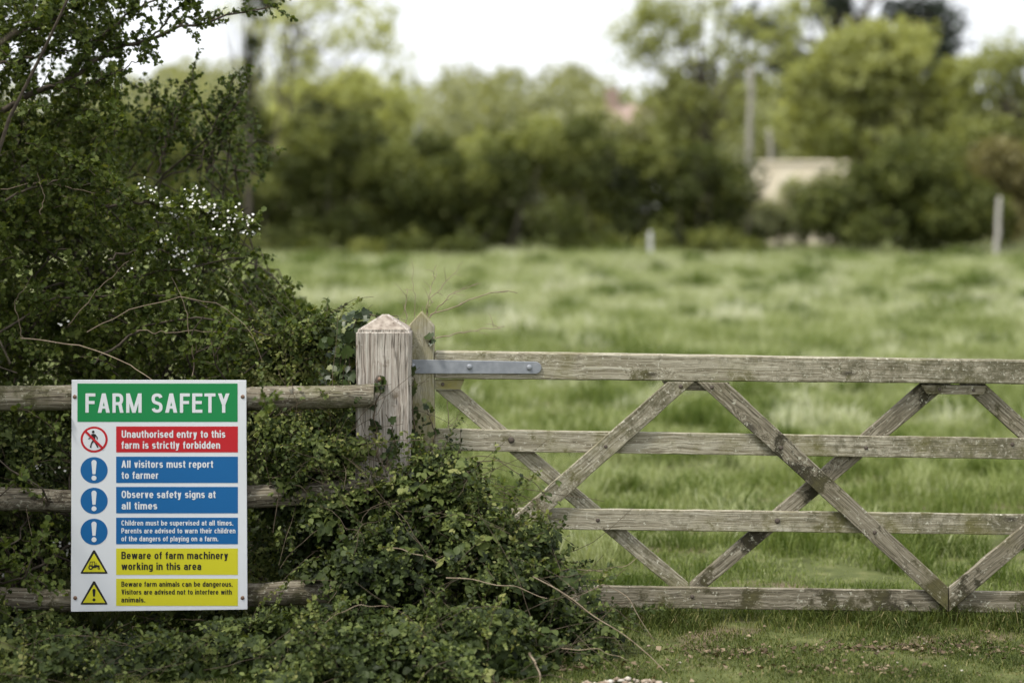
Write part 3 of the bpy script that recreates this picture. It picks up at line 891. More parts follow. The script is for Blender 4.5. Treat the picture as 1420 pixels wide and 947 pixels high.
def sign():
    root = empty('safety_sign', P(221, 847, SIGN_Y + .003), 'white farm safety sign with coloured message rows, screwed to the fence', 'sign')
    prism('board', [(98.2, 847.8), (99.3, 526.8), (341.4, 527.2), (343.2, 844.8)], SIGN_Y, SIGN_Y + .006, M_SWHITE, root, 0, .001, 0, 9)
    L1, L2, L3 = .0008, .0016, .0024
    g = flat('header_panel', quad(107.4, 531.7, 329.5, 584.7), L1, M_SGREEN, root); g['label'] = 'green header panel'
    text('FARM SAFETY', 118.2, 318.8, 572.1, 26.8, L2, M_SWHITE, g, .10, .86)
    rows = [(591.1, 627.0, M_SRED, 'red message panel', [('Unauthorised entry to this', 168.8, 312.6, 606.7), ('farm is strictly forbidden', 168.4, 305.4, 621.9)], 10.2, M_SWHITE),
            (632.9, 669.3, M_SBLUE, 'upper blue message panel', [('All visitors must report', 168.4, 295.8, 648.3), ('to farmer', 168.6, 220.0, 663.6)], 10.2, M_SWHITE),
            (674.8, 711.4, M_SBLUE, 'middle blue message panel', [('Observe safety signs at', 168.6, 299.2, 690.2), ('all times', 168.6, 218.2, 705.9)], 10.2, M_SWHITE),
            (717.4, 754.1, M_SBLUE, 'lower blue message panel', [('Children must be supervised at all times.', 168.4, 323.6, 728.2), ('Parents are advised to warn their children', 168.4, 326.6, 739.0), ('of the dangers of playing on a farm.', 168.4, 302.8, 750.0)], 7.1, M_SWHITE),
            (760.0, 796.6, M_SYEL, 'upper yellow message panel', [('Beware of farm machinery', 168.4, 316.4, 774.7), ('working in this area', 168.4, 279.2, 789.7)], 10.2, M_SBLACK),
            (801.9, 839.5, M_SYEL, 'lower yellow message panel', [('Beware farm animals can be dangerous.', 168.4, 322.8, 812.9), ('Visitors are advised not to interfere with', 168.4, 321.6, 823.8), ('animals.', 168.2, 201.6, 834.6)], 7.1, M_SBLACK)]
    for y0, y1, mt, lb, lines, cap, tm in rows:
        p = flat('message_panel', quad(161.1, y0, 329.9, y1), L1, mt, root); p['label'] = lb
        for body, xa, xb, yb in lines:
            text(body, xa, xb, yb, cap, L2, tm, p, .085, .93)
    # no entry roundel with a walking figure
    cx, cy = 130.6, 609.2
    ro = flat('pictogram', circ(cx, cy, 18.8, 56, 18.0), L1, M_SRED, root); ro['label'] = 'red and white roundel forbidding walkers'
    flat('disc', circ(cx, cy, 15.7, 52, 15.0), L1 + .0007, M_SWHITE, ro)
    def C(x, y): return (80 + x / 4.897, 500 + y / 4.897)
    wk = [[C(*q) for q in circ(242, 483, 9.5, 16)],
          [C(*q) for q in ((232, 496), (252, 496), (258, 512), (254, 548), (238, 548), (234, 520))],
          [C(*q) for q in bar(234, 500, 222, 526, 8, 7)], [C(*q) for q in bar(222, 524, 208, 531, 7, 6)],
          [C(*q) for q in bar(252, 500, 269, 520, 9, 7)], [C(*q) for q in bar(269, 518, 268, 536, 7, 6)],
          [C(*q) for q in bar(242, 544, 228, 566, 12, 9)], [C(*q) for q in bar(230, 562, 223, 590, 9, 9)],
          [C(*q) for q in bar(250, 544, 262, 566, 12, 9)], [C(*q) for q in bar(262, 564, 274, 590, 9, 8)]]
    joined('walking_figure', wk, L1 + .0014, M_SBLACK, ro)
    flat('slash', [C(*q) for q in bar(190, 479, 305, 592, 16)], L1 + .0030, M_SRED, ro)
    for yc, lb in ((651.7, 'upper'), (694.1, 'middle'), (737.0, 'lower')):
        pc = flat('pictogram', circ(130.5, yc, 18.8, 56, 18.2), L1, M_SBLUE, root); pc['label'] = lb + ' blue disc with white exclamation mark'
        joined('exclamation_mark', exclaim(130.5, yc - 14.3, yc + 5.4, yc + 10.8, 7.2, 4.2, 3.5), L1 + .001, M_SWHITE, pc)
    for ya, yb, lb in ((762.6, 795.0, 'tractor'), (805.6, 837.8, 'exclamation mark')):
        cx = 130.5
        tri = flat('pictogram', [(cx - 1.2, ya), (cx + 1.2, ya), (cx + 18.8, yb - 1), (cx + 18, yb), (cx - 18, yb), (cx - 18.8, yb - 1)], L1, M_SBLACK, root)
        tri['label'] = 'yellow warning triangle with ' + lb
        flat('triangle_face', [(cx, ya + 4.4), (cx + 15.4, yb - 2.5), (cx - 15.4, yb - 2.5)], L1 + .0007, M_SYEL, tri)
        if lb == 'tractor':
            def C2(x, y): return (80 + x / 4.897, 690 + y / 4.897)
            pl = [circ(225, 472, 16, 24), [(247, 452), (284, 457), (286, 468), (250, 472)], [(236, 462), (256, 460), (262, 474), (240, 476)],
                  circ(280, 478, 8, 16), bar(222, 434, 252, 432, 4), bar(222, 434, 217, 462, 4), bar(250, 432, 254, 458, 4), bar(236, 434, 234, 458, 3.5), bar(217, 458, 240, 458, 4), bar(262, 456, 262, 440, 3)]
            joined('tractor_symbol', [[C2(*q) for q in p] for p in pl], L1 + .0014, M_SBLACK, tri)
            for hx, hy, hr in ((225, 472, 7), (280, 478, 3)):
                flat('wheel_hub', [C2(*q) for q in circ(hx, hy, hr, 14)], L1 + .0030, M_SYEL, tri)
        else:
            joined('exclamation_mark', exclaim(cx, ya + 10.2, ya + 21, ya + 25.4, 4.4, 2.6, 2.1), L1 + .0014, M_SBLACK, tri)
    for sx, sy in ((103.7, 550), (336.6, 550), (104.4, 828.6), (336.4, 828.6)):
        dome('screw', sx, sy, SIGN_Y - .0002, .0085, M_RUST, root, .45)
sign()
# ------------------------------------------------------------------ hawthorn hedge behind the fence
def leafy_twig(tb, lv, pts, r0, step, size, tint, spread=.9, per=3, tmpl_up=.5):
    """a thin twig with small bunches of leaves along it"""
    tb.add(pts, r0, r0 * .45, 4)
    seg = np.linalg.norm(np.diff(pts, axis=0), axis=1)
    L = seg.sum()
    n = max(2, int(L / step))
    u = np.linspace(.12, 1, n)
    cum = np.concatenate(([0], np.cumsum(seg))) / L
    c = np.stack([np.interp(u, cum, pts[:, i]) for i in range(3)], -1)
    tan = unit(np.stack([np.interp(np.clip(u + .05, 0, 1), cum, pts[:, i]) for i in range(3)], -1) - np.stack([np.interp(np.clip(u - .05, 0, 1), cum, pts[:, i]) for i in range(3)], -1))
    c = np.repeat(c, per, 0); tan = np.repeat(tan, per, 0)
    k = len(c)
    d = unit(tan * .6 + rvec(k) * spread)
    nrm = unit(rvec(k) * .6 + np.array((0, -.25, tmpl_up)))
    lv.add(c + rvec(k) * step * .25, d, nrm, size * R.uniform(.55, 1.25, k), tint + R.normal(0, .16, k))

HEDGE_EDGE = np.array([(-1500, 330), (-300, 330), (-60, 250), (0, 175), (60, 185), (100, 170), (122, 340), (160, 368), (235, 382), (275, 345), (330, 335), (365, 372), (420, 425), (470, 468), (540, 470), (700, 470), (1100, 470)], float)
def in_hedge(p, m=0.0):
    px, py = unP(p)
    lim = np.interp(py, HEDGE_EDGE[:, 0], HEDGE_EDGE[:, 1])
    lim = lim + 22 * vnoise(p, 5, 21) - np.clip(p[..., 1] - 1.2, 0, 3) * 6
    far = (px > 175) & (py > 60) & (py < 282) & (p[..., 1] < 1.25)
    return (px < lim + m) & ~far

def hawthorn():
    root = empty('hawthorn_hedge', (-2.0, .9, 0), 'tall dark hawthorn hedge with white blossom behind the sign', 'hedge')
    stem, twig, lv, fl = Tubes(), Tubes(), Leaves(), Leaves()
    nst = 46
    for s in range(nst):
        x0 = R.uniform(-3.4, -.95); y0 = R.uniform(.6, 2.4)
        lean = np.array((R.normal(.12, .3), R.normal(-.1, .25), 1))
        H = R.uniform(2.0, 3.6)
        pts = wander((x0, y0, -.05), lean, H, 12, .55, .03)
        ok = in_hedge(pts, 10)
        if ok.sum() < 5: continue
        pts = pts[:max(4, int(np.argmin(ok)) if not ok.all() else len(pts))]
        stem.add(pts, R.uniform(.007, .014), .004, 6)
        for b in range(int(len(pts) * 2.0)):
            u = R.uniform(.12, 1) * (len(pts) - 1); i = int(min(u, len(pts) - 2)); p = pts[i] + (pts[i + 1] - pts[i]) * (u - i)
            d = np.array((R.normal(.25, .9), R.normal(-.45, .8), R.uniform(-.1, .9)))
            bp = wander(p, d, R.uniform(.3, .85), 7, .8, .5)
            ok = in_hedge(bp)
            if not ok[:3].all(): continue
            bp = bp[:max(3, int(np.argmin(ok)) if not ok.all() else len(bp))]
            stem.add(bp, .0055, .0025, 5)
            for t in range(R.integers(5, 9)):
                j = R.integers(1, len(bp)); q = bp[j]
                d2 = unit(bp[j] - bp[j - 1]) * .7 + rvec(1)[0] * .8 + np.array((0, -.15, .25))
                tp = wander(q, d2, R.uniform(.07, .24), 4, .5, .3)
                if not in_hedge(tp).all() or vnoise(tp[:1], 4.5, 31)[0] < R.uniform(-.4, .25): continue
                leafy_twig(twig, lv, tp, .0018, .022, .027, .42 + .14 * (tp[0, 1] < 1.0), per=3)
    # extra outer sprays facing the field gate side and the viewer, bunched in drifts
    n = 0
    while n < 1300:
        px, py = R.uniform(-120, 470), R.uniform(-60, 600)
        y = R.uniform(.3, 1.5)
        p = P(px, py, y)
        if not in_hedge(p[None])[0] or vnoise(p[None], 4.5, 31)[0] < R.uniform(-.1, .4): continue
        d = np.array((R.normal(.35, .7), R.normal(-.3, .5), R.normal(.25, .5)))
        tp = wander(p, d, R.uniform(.12, .34), 5, .5, .5)
        if in_hedge(tp, 14).all():
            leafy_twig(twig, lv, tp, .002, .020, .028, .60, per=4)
        n += 1
    # arching bough that reaches over into the gap of sky, drawn as the photo shows it
    def bough(pp, y, r, twigs, tl, up=.3, blossom=0, sz=.024, tint=.45):
        P3 = np.array([P(a, b, y + .04 * math.sin(i * 1.7)) for i, (a, b) in enumerate(pp)])
        uu = np.linspace(0, 1, len(P3)); fine = np.linspace(0, 1, 24)
        q = np.stack([np.interp(fine, uu, P3[:, i]) for i in range(3)], -1)
        q[1:-1] += R.normal(0, .006, (22, 3))
        stem.add(q, r, r * .25, 6)
        for t in range(twigs):
            j = R.integers(4, 24); tan = unit(q[j] - q[j - 1])
            d = tan * .6 + np.array((R.normal(0, .45), R.normal(0, .6), R.normal(up, .6)))
            tp = wander(q[j], d, R.uniform(.3, 1) * tl, 5, .4, .2)
            leafy_twig(twig, lv, tp, .0018, .017, sz, tint, per=4)
            if blossom and R.uniform() < blossom:
                flower(tp[-1]); flower(tp[-2])
        return q
    def flower(p, k=3):
        for _ in range(k):
            c = p + R.normal(0, .016, 3)
            a0 = R.uniform(0, 6.3)
            nrm = unit(np.array((R.normal(0, .5), -.9, R.normal(.5, .5))))
            u = unit(np.cross(nrm, (.3, .2, .9))); v = np.cross(nrm, u)
            a = a0 + np.arange(5) * 2 * math.pi / 5
            d = np.cos(a)[:, None] * u + np.sin(a)[:, None] * v
            fl.add(np.repeat(c[None], 5, 0), d, np.repeat(nrm[None], 5, 0), R.uniform(.0055, .0075), R.uniform(0, 1))
    bough([(-60, 185), (0, 155), (50, 128), (95, 112), (130, 85), (165, 66), (210, 52), (250, 38), (300, 28), (368, 12)], .55, .016, 60, .17)
    bough([(95, 112), (130, 60), (170, 25), (215, 0), (260, -25)], .6, .010, 40, .15)
    bough([(60, 122), (120, 118), (165, 100), (200, 80)], .5, .007, 22, .10)
    bough([(-40, 60), (30, 50), (90, 20), (140, -20)], .5, .010, 40, .16)
    bough([(-40, 100), (40, 80), (100, 70), (150, 50)], .7, .009, 40, .14)
    bough([(205, 55), (240, 20), (280, -10), (330, -40)], .58, .006, 30, .12)
    for k in range(9):
        x = R.uniform(180, 330)
        bough([(x, 240), (x + 18, 180), (x + R.uniform(20, 60), R.uniform(92, 150))], R.uniform(.9, 1.8), .006, 14, .13, tint=.35)
    bough([(140, 285), (200, 282), (260, 292), (310, 300), (345, 318)], .32, .007, 60, .12, .25, .26, .027, .62)
    bough([(150, 360), (200, 345), (240, 350), (268, 372)], .30, .006, 26, .10, .1, .4, .024, .5)
    bough([(-40, 300), (40, 262), (90, 250), (160, 264)], .3, .007, 26, .12, .1, .0, .022, .4)
    bough([(-30, 480), (60, 420), (150, 405), (240, 410), (330, 440)], .2, .006, 40, .12, .2, .0, .026, .5)
    bough([(130, 505), (200, 450), (280, 440), (370, 470), (440, 455)], .12, .006, 40, .12, .2, .0, .026, .55)
    for a, b in ((262, 374), (258, 366), (88, 445), (60, 655), (40, 662), (52, 648), (80, 755), (92, 768), (100, 760), (4, 800), (50, 815), (14, 842), (84, 652), (20, 640), (90, 870), (296, 300), (322, 292), (306, 318), (345, 322), (180, 370)):
        flower(P(a, b, .05 if b > 560 else .22), 3)
    for pp, yy in (([(120, 458), (180, 430), (250, 412), (300, 420), (340, 450), (365, 500)], .02), ([(95, 450), (135, 402), (178, 362)], .1), ([(190, 458), (240, 462), (330, 458)], .1), ([(55, 300), (62, 268), (52, 240)], .2), ([(30, 470), (20, 420), (45, 380)], .1), ([(270, 520), (262, 440), (240, 385)], .1), ([(0, 262), (60, 252), (130, 268), (150, 266)], .45)):
        P3 = np.array([P(a, b, yy) for a, b in pp]); fine = np.linspace(0, 1, 16)
        dead = Tubes(); dead.add(np.stack([np.interp(fine, np.linspace(0, 1, len(P3)), P3[:, i]) for i in range(3)], -1) + R.normal(0, .004, (16, 3)), .0022, .0010, 5)
        if dead.n: dead.build('dead_cane', M_DEAD, root)
    # deep inner foliage so that the hedge is closed
    n = 60000
    px, py = R.uniform(-420, 480, n), R.uniform(-80, 900, n)
    y = R.uniform(.8, 3.2, n)
    s = S0 * CAM_D / (CAM_D + y)
    c = np.stack(((px - 710) / s, y, CAM_Z - (py - HZ) / s), -1)
    k = in_hedge(c, -8) & (c[:, 2] > 0) & (vnoise(c, 2.8, 33) > R.uniform(-.6, .5, n))
    c = c[k]; n = len(c)
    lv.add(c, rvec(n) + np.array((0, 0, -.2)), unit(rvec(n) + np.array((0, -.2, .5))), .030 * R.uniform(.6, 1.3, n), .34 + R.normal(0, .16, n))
    # unseen hedge mass added left and forward of the fence to shade sign and rails
    for _ in range(520):
        p = np.array((R.uniform(-5.2, -2.75), R.uniform(-3.4, .6), R.uniform(.3, 3.7)))
        if unP(p[None])[0][0] > -110 or vnoise(p[None], 1.6, 35)[0] < R.uniform(-1.0, .2): continue
        r = R.uniform(.16, .34)
        u = rvec(150)
        c = p + u * r * (R.uniform(.2, 1, 150) ** .5)[:, None]
        lv.add(c, rvec(150), unit(rvec(150) + np.array((0, 0, .5))), .042 * R.uniform(.6, 1.3, 150), .42 + R.normal(0, .16, 150))
    for _ in range(16):
        stem.add(wander((R.uniform(-4.6, -3.1), R.uniform(-2.8, .4), -.05), (R.normal(.05, .2), R.normal(0, .2), 1), R.uniform(2.4, 3.6), 10, .4), .02, .006, 6)
    clear = lambda c: ~off_sign(c)
    stem.build('branches', M_BARK, root)
    twig.build('twigs', M_TWIG, root)
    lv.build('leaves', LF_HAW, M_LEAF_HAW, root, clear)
    fl.build('blossom', LF_PETAL, M_PETAL, root, clear)
hawthorn()

# ------------------------------------------------------------------ brambles
def bramble(name, label, blobs, nleaf, size, canes, seed_tint=.45, mat=None, tmpl=LF_BRAM, keepf=None, small=.35):
    """tangled mound: arching canes and three-leaflet leaves gathered on uneven lumps (px, py, rx, ry, Y, ry_m)"""
    x0, y0 = blobs[0][0], blobs[0][1]
    b0 = P(blobs[0][0], 870, blobs[0][4])
    root = empty(name, (b0[0], b0[1], float(ground(b0[0], b0[1]))), label, 'bramble')
    lv, sv, tb, dr = Leaves(), Leaves(), Tubes(), []
    area = np.array([b[2] * b[3] for b in blobs], float); area /= area.sum()
    for b, w in zip(blobs, area):
        n = int(nleaf * w * .5); s = S0 * CAM_D / (CAM_D + b[4])
        c = P(b[0], b[1], b[4] + .06) + rvec(n) * np.array((b[2] / s, b[5], b[3] / s)) * (R.uniform(0, .62, n) ** .5)[:, None]
        k = (c[:, 2] > ground(c[:, 0], c[:, 1])) & ~off_sign(c)
        c = c[k]; n = len(c)
        lv.add(c, rvec(n), rvec(n), size * 1.2, R.normal(.2, .12, n))  # inner leaves tinted dark: the shade inside the mound is in their colour
        c0 = P(b[0], b[1], b[4]); s = S0 * CAM_D / (CAM_D + b[4])
        rr = np.array((b[2] / s, b[5], b[3] / s))
        n = int(nleaf * w)
        u = rvec(n); u[:, 1] -= .35; u = unit(u)
        c = c0 + u * rr * (R.uniform(.25, 1, n) ** .45)[:, None]
        c += .07 * np.stack([vnoise(c, 9, 51 + i) for i in range(3)], -1)
        k = (vnoise(c, 5.5, 57) * .9 + vnoise(c, 12, 58) * .45 > R.uniform(-.28, .28, n)) & (c[:, 2] > ground(c[:, 0], c[:, 1]) + .005)
        k &= ~off_sign(c)
        c, u = c[k], u[k]; n = len(c)
        t = seed_tint + .28 * vnoise(c, 3.0, 59) + R.normal(.02, .2, n)
        nrm = unit(u * .5 + np.array((0, -.25, .75)) + rvec(n) * .5)
        d0 = unit(np.cross(nrm, rvec(n)))
        side = np.cross(nrm, d0)
        sz = size * (.5 + 1.1 * R.uniform(0, 1, n) ** 1.6)
        sm = R.uniform(0, 1, n) < small
        for (ang, f) in ((0, 1.0), (1.25, .8), (-1.25, .8)):
            d = d0 * math.cos(ang) + side * math.sin(ang)
            q = ~sm
            lv.add((c + d * (sz * .12)[:, None])[q], d[q], (nrm + rvec(n) * .18)[q], (sz * f)[q], (t + R.normal(0, .05, n))[q])
        for _ in range(5):
            m = sm.sum()
            sv.add(c[sm] + R.normal(0, .022, (m, 3)), rvec(m), unit(nrm[sm] + rvec(m) * .7), .0185 * R.uniform(.6, 1.3, m), t[sm] + .08 + R.normal(0, .1, m))
        for _ in range(int(22 + 200 * w)):            # leafy shoots that break the outline
            u1 = rvec(1)[0]; u1[1] -= .4; u1[2] += .25; u1 = unit(u1)
            p = c0 + u1 * rr * R.uniform(.75, 1.0)
            if p[2] < 0.03 or vnoise(p[None], 5.5, 57)[0] < R.uniform(-.3, .25): continue
            tp = wander(p, u1 * .8 + np.array((.25, -.1, .45)) + rvec(1)[0] * .5, R.uniform(.06, .24), 5, .3, 1.5)
            if not off_sign(tp).any():
                leafy_twig(tb, sv, tp, .0015, .016, .021, seed_tint + R.normal(.06, .17), per=3)
        for _ in range(int(10 + 60 * w)):
            p = c0 + rvec(1)[0] * rr * R.uniform(.2, .9)
            tb.add(wander(p, (R.normal(.5, 1), R.normal(-.3, .5), R.normal(.2, .6)), R.uniform(.2, .6), 7, .3, .8), .0017, .0009, 4)
    for pp, y, r, dry in canes:
        P3 = np.array([P(a, b, yy) for (a, b), yy in zip(pp, np.linspace(y[0], y[1], len(pp)))])
        fine = np.linspace(0, 1, 22)
        q = np.stack([np.interp(fine, np.linspace(0, 1, len(P3)), P3[:, i]) for i in range(3)], -1)
        if dry: dr.append(Tubes())
        (dr[-1] if dry else tb).add(q + np.stack([.004 * np.sin(fine * R.uniform(8, 20) + R.uniform(0, 6)) for _ in range(3)], -1), r, r * .5, 5)
        if not dry:
            for j in range(3, 22, 2):
                m = 3; nrm = unit(np.array((R.normal(0, .5), -.4, .8)))
                d0 = unit(np.cross(nrm, rvec(1)[0])); sd_ = np.cross(nrm, d0)
                st = q[j] + d0 * .02
                for ang, f in ((0, 1), (1.2, .8), (-1.2, .8)):
                    d = d0 * math.cos(ang) + sd_ * math.sin(ang)
                    lv.add(st[None], d[None], nrm[None], size * R.uniform(.45, .85) * f, np.array([seed_tint + R.normal(.05, .15)]))
    tb.build('canes', M_TWIG, root)
    for d_ in dr: d_.build('dry_cane', M_CANE, root)
    lv.build('leaves', tmpl, mat or M_LEAF_BRAM, root, lambda c: ~off_sign(c))
    sv.build('small_leaves', LF_OVAL, mat or M_LEAF_BRAM, root, lambda c: ~off_sign(c))
    return root

bramble('bramble_bush', 'spreading bramble bush hiding the foot of the gate post', [
    (500, 715, 75, 62, -.20, .16), (455, 625, 40, 34, -.16, .10), (585, 720, 90, 85, -.26, .2), (640, 680, 48, 50, -.16, .12), (560, 700, 50, 36, -.2, .12), (618, 655, 36, 28, -.1, .1),
    (660, 770, 95, 70, -.34, .24), (540, 800, 95, 70, -.34, .22), (720, 830, 95, 62, -.38, .26), (785, 875, 75, 48, -.42, .24), (640, 890, 170, 62, -.6, .32), (760, 920, 80, 40, -.62, .26),
    (430, 910, 120, 60, -.65, .3), (540, 925, 140, 45, -.85, .26), (705, 755, 50, 40, -.28, .15), (405, 690, 40, 40, -.02, .12), (440, 760, 45, 40, -.05, .12), (690, 935, 110, 34, -.9, .2)], 29000, .033, [
    ([(600, 690), (660, 690), (720, 725), (790, 790), (840, 845)], (-.3, -.4), .003, False),
    ([(740, 800), (800, 835), (850, 870), (905, 912), (936, 944)], (-.6, -.85), .0027, True),
    ([(790, 830), (840, 808), (870, 830), (890, 858), (906, 890)], (-.5, -.55), .0024, True),
    ([(690, 770), (750, 800), (800, 806), (835, 802)], (-.35, -.3), .003, False),
    ([(640, 640), (690, 640), (740, 668), (770, 700)], (-.15, -.2), .0025, False),
    ([(620, 800), (680, 808), (720, 815), (760, 830)], (-.66, -.68), .0024, True),
    ([(545, 760), (580, 768), (610, 780)], (-.60, -.62), .0022, True),
    ([(735, 905), (745, 925), (752, 955)], (-.95, -1.0), .005, True),
    ([(430, 880), (470, 850), (500, 838), (540, 842)], (-.8, -.8), .002, True),
    ([(800, 790), (840, 790), (862, 786), (890, 770)], (-.3, -.25), .0018, True),
    ([(780, 900), (830, 900), (870, 915)], (-.75, -.8), .002, True),
    ([(660, 720), (710, 700), (750, 690), (772, 664)], (-.2, -.1), .002, False),
    ([(820, 850), (850, 845), (880, 862), (900, 880)], (-.5, -.5), .002, False),
    ([(780, 790), (815, 785), (845, 800), (870, 790)], (-.4, -.4), .002, False)], small=.48)
bramble('bramble_bush', 'low bramble thicket under the sign in the bottom left corner', [
    (150, 888, 110, 34, -.12, .14), (290, 882, 70, 36, -.16, .14), (40, 880, 80, 36, -.1, .14), (60, 930, 120, 55, -.55, .3), (190, 925, 100, 50, -.6, .28), (310, 925, 110, 60, -.6, .3), (-60, 900, 120, 70, -.5, .3), (100, 960, 200, 36, -.95, .2), (300, 960, 160, 36, -.95, .2), (350, 880, 50, 40, -.35, .15)], 15500, .034, [
    ([(20, 900), (80, 880), (150, 885), (230, 905)], (-.6, -.7), .003, False),
    ([(230, 925), (290, 890), (340, 870), (380, 880)], (-.6, -.5), .003, False)], small=.48)
bramble('bramble_bush', 'small leaved bramble growing through the fence rails between sign and post', [
    (400, 610, 55, 38, .06, .14), (440, 640, 60, 45, .0, .12), (375, 760, 40, 50, .12, .12), (30, 640, 70, 50, .12, .14), (40, 760, 80, 45, .12, .14), (-30, 700, 60, 110, .2, .14), (470, 600, 40, 40, -.02, .08),
    (440, 470, 40, 46, .3, .16), (390, 500, 60, 40, .28, .16), (390, 650, 26, 40, -.22, .06), (365, 590, 24, 20, -.22, .05)], 9500, .030, [
    ([(330, 560), (380, 560), (440, 575), (480, 600)], (-.1, -.1), .003, False),
    ([(30, 470), (110, 478), (180, 505), (214, 530)], (.0, -.15), .0032, True),
    ([(380, 740), (385, 680), (400, 620), (412, 560), (405, 530)], (-.25, -.22), .0022, False),
    ([(360, 690), (400, 640), (420, 590)], (-.05, .05), .003, False)], small=.75, seed_tint=.5)

# ------------------------------------------------------------------ ivy on the post
def ivy():
    root = empty('ivy', P(505, 620, -.1), 'dark glossy ivy climbing the left side of the gate post', 'ivy')
    lv = Leaves()
    def vine(pp, y, n, size, jit):
        P3 = np.array([P(a, b, y) for a, b in pp]); fine = np.linspace(0, 1, 20)
        q = np.stack([np.interp(fine, np.linspace(0, 1, len(P3)), P3[:, i]) for i in range(3)], -1) + R.normal(0, .004, (20, 3))
        tb = Tubes(); tb.add(q, .004, .002, 5); tb.build('stem', M_TWIG, root)
        c = q[R.integers(0, 20, n)] + R.normal(0, jit, (n, 3)) * (1, .6, 1)
        nrm = unit(np.array((-.2, -.8, .5)) + rvec(n) * .6)
        lv.add(c, unit(np.cross(nrm, rvec(n)) + np.array((0, 0, -.5))), nrm, size * R.uniform(.5, 1.2, n), .4 + R.normal(0, .25, n))
    vine([(488, 640), (486, 540), (484, 480), (494, 438)], -.02, 130, .046, .028)
    vine([(478, 560), (472, 500), (486, 455)], .02, 80, .044, .03)
    vine([(524, 640), (518, 580), (528, 540), (520, 528)], -.14, 16, .04, .014)
    vine([(572, 660), (576, 600), (572, 560), (574, 520)], -.03, 34, .042, .02)
    vine([(590, 650), (604, 600), (590, 560)], -.02, 14, .038, .02)
    vine([(497, 445), (510, 436), (552, 440)], .12, 14, .036, .014)
    vine([(598, 466), (596, 478)], .03, 3, .045, .005)
    vine([(535, 650), (548, 610), (538, 575)], -.14, 12, .034, .014)
    lv.build('leaves', LF_IVY, M_LEAF_IVY, root)
ivy()

def dry_twigs():
    root = empty('bare_twigs', P(600, 640, .32), 'bare dry bramble twigs rising behind the gate post', 'twigs')
    tb = Tubes()
    def cane(pp, y, r):
        P3 = np.array([P(a, b, y + .03 * i) for i, (a, b) in enumerate(pp)]); fine = np.linspace(0, 1, 18)
        q = np.stack([np.interp(fine, np.linspace(0, 1, len(P3)), P3[:, i]) for i in range(3)], -1) + R.normal(0, .0035, (18, 3))
        tb.add(q, r, r * .4, 5)
        for j in range(5, 17, 3):
            tb.add(wander(q[j], unit(q[j] - q[j - 1]) + rvec(1)[0] * .8, R.uniform(.03, .09), 3, .4), r * .5, r * .25, 4)
    cane([(606, 720), (604, 600), (598, 470), (592, 440), (640, 420), (685, 405), (718, 405)], .22, .0042)
    cane([(590, 445), (596, 410), (600, 385), (606, 366)], .24, .0025)
    cane([(590, 445), (598, 415), (620, 390), (642, 364)], .24, .0025)
    cane([(566, 470), (562, 430), (566, 400)], .24, .003)
    cane([(560, 700), (575, 420), (570, 360)], .3, .002)
    cane([(604, 470), (640, 462), (690, 455), (700, 452)], .25, .0028)
    cane([(598, 436), (630, 405), (664, 394)], .24, .0026)
    cane([(622, 690), (624, 600), (620, 545)], .2, .003)
    cane([(603, 620), (614, 600), (640, 570)], .2, .0025)
    tb.build('twigs', M_CANE, root)
dry_twigs()

# ------------------------------------------------------------------ trees, bushes and things beyond the paddock
M_FOL = {  # lime, mid and grey leaf tones are lightened in place of haze
    'dark': mat_leaf('dark_foliage', [(0, (.018, .024, .006)), (.5, (.075, .092, .023)), (1, (.23, .25, .075))], .35, .6, .2),
    'mid': mat_leaf('mid_foliage', [(0, (.16, .185, .065)), (.5, (.32, .345, .14)), (1, (.45, .465, .23))], .5, .6, .2),
    'lime': mat_leaf('spring_foliage', [(0, (.25, .275, .12)), (.5, (.44, .47, .23)), (1, (.58, .60, .36))], .55, .6, .2),
    'grey': mat_leaf('greyish_foliage', [(0, (.18, .195, .10)), (.5, (.29, .305, .17)), (1, (.39, .40, .25))], .4, .6, .2),
    'conifer': mat_leaf('conifer_foliage', [(0, (.012, .020, .012)), (.6, (.028, .042, .024)), (1, (.06, .08, .045))], .1),
    'brown': mat_leaf('dry_foliage', [(0, (.12, .11, .04)), (.5, (.20, .18, .07)), (1, (.30, .26, .11))], .3)}
M_TRUNK = mat_plain('tree_bark', (.055, .047, .038), .9, .2, 0, (8, .2, (.12, .105, .085)))
M_PALE_TRUNK = mat_plain('pale_bark', (.22, .21, .175), .9, .2, 0, (8, .2, (.34, .32, .275)))

def lobes_foliage(lv, lobes, per, leaf, tint, shell=.55, gap=.0, flat_=1.0):
    """leaf-sized faces on many uneven lobes; lobes: rows x,y,z,r"""
    for (x, y, z, r) in lobes:
        n = max(6, int(per * R.uniform(.6, 1.4)))
        u = rvec(n)
        c = np.array((x, y, z)) + u * np.array((1, 1, .75 * flat_)) * r * (R.uniform(shell ** 3, 1, n) ** (1 / 3))[:, None]
        c += r * .22 * np.stack([vnoise(c / r, 2.1, 71 + i) for i in range(3)], -1)
        if gap:
            k = vnoise(c / r, 2.3, 75) > R.uniform(-1, gap * 2 - .6, n)
            c, u = c[k], u[k]; n = len(c)
        t = tint + R.normal(0, .14) + R.normal(0, .12, n)
        lv.add(c, unit(rvec(n) + u * .3), unit(u * .6 + rvec(n) * .7 + np.array((0, 0, .35))), leaf * R.uniform(.6, 1.4, n), t)

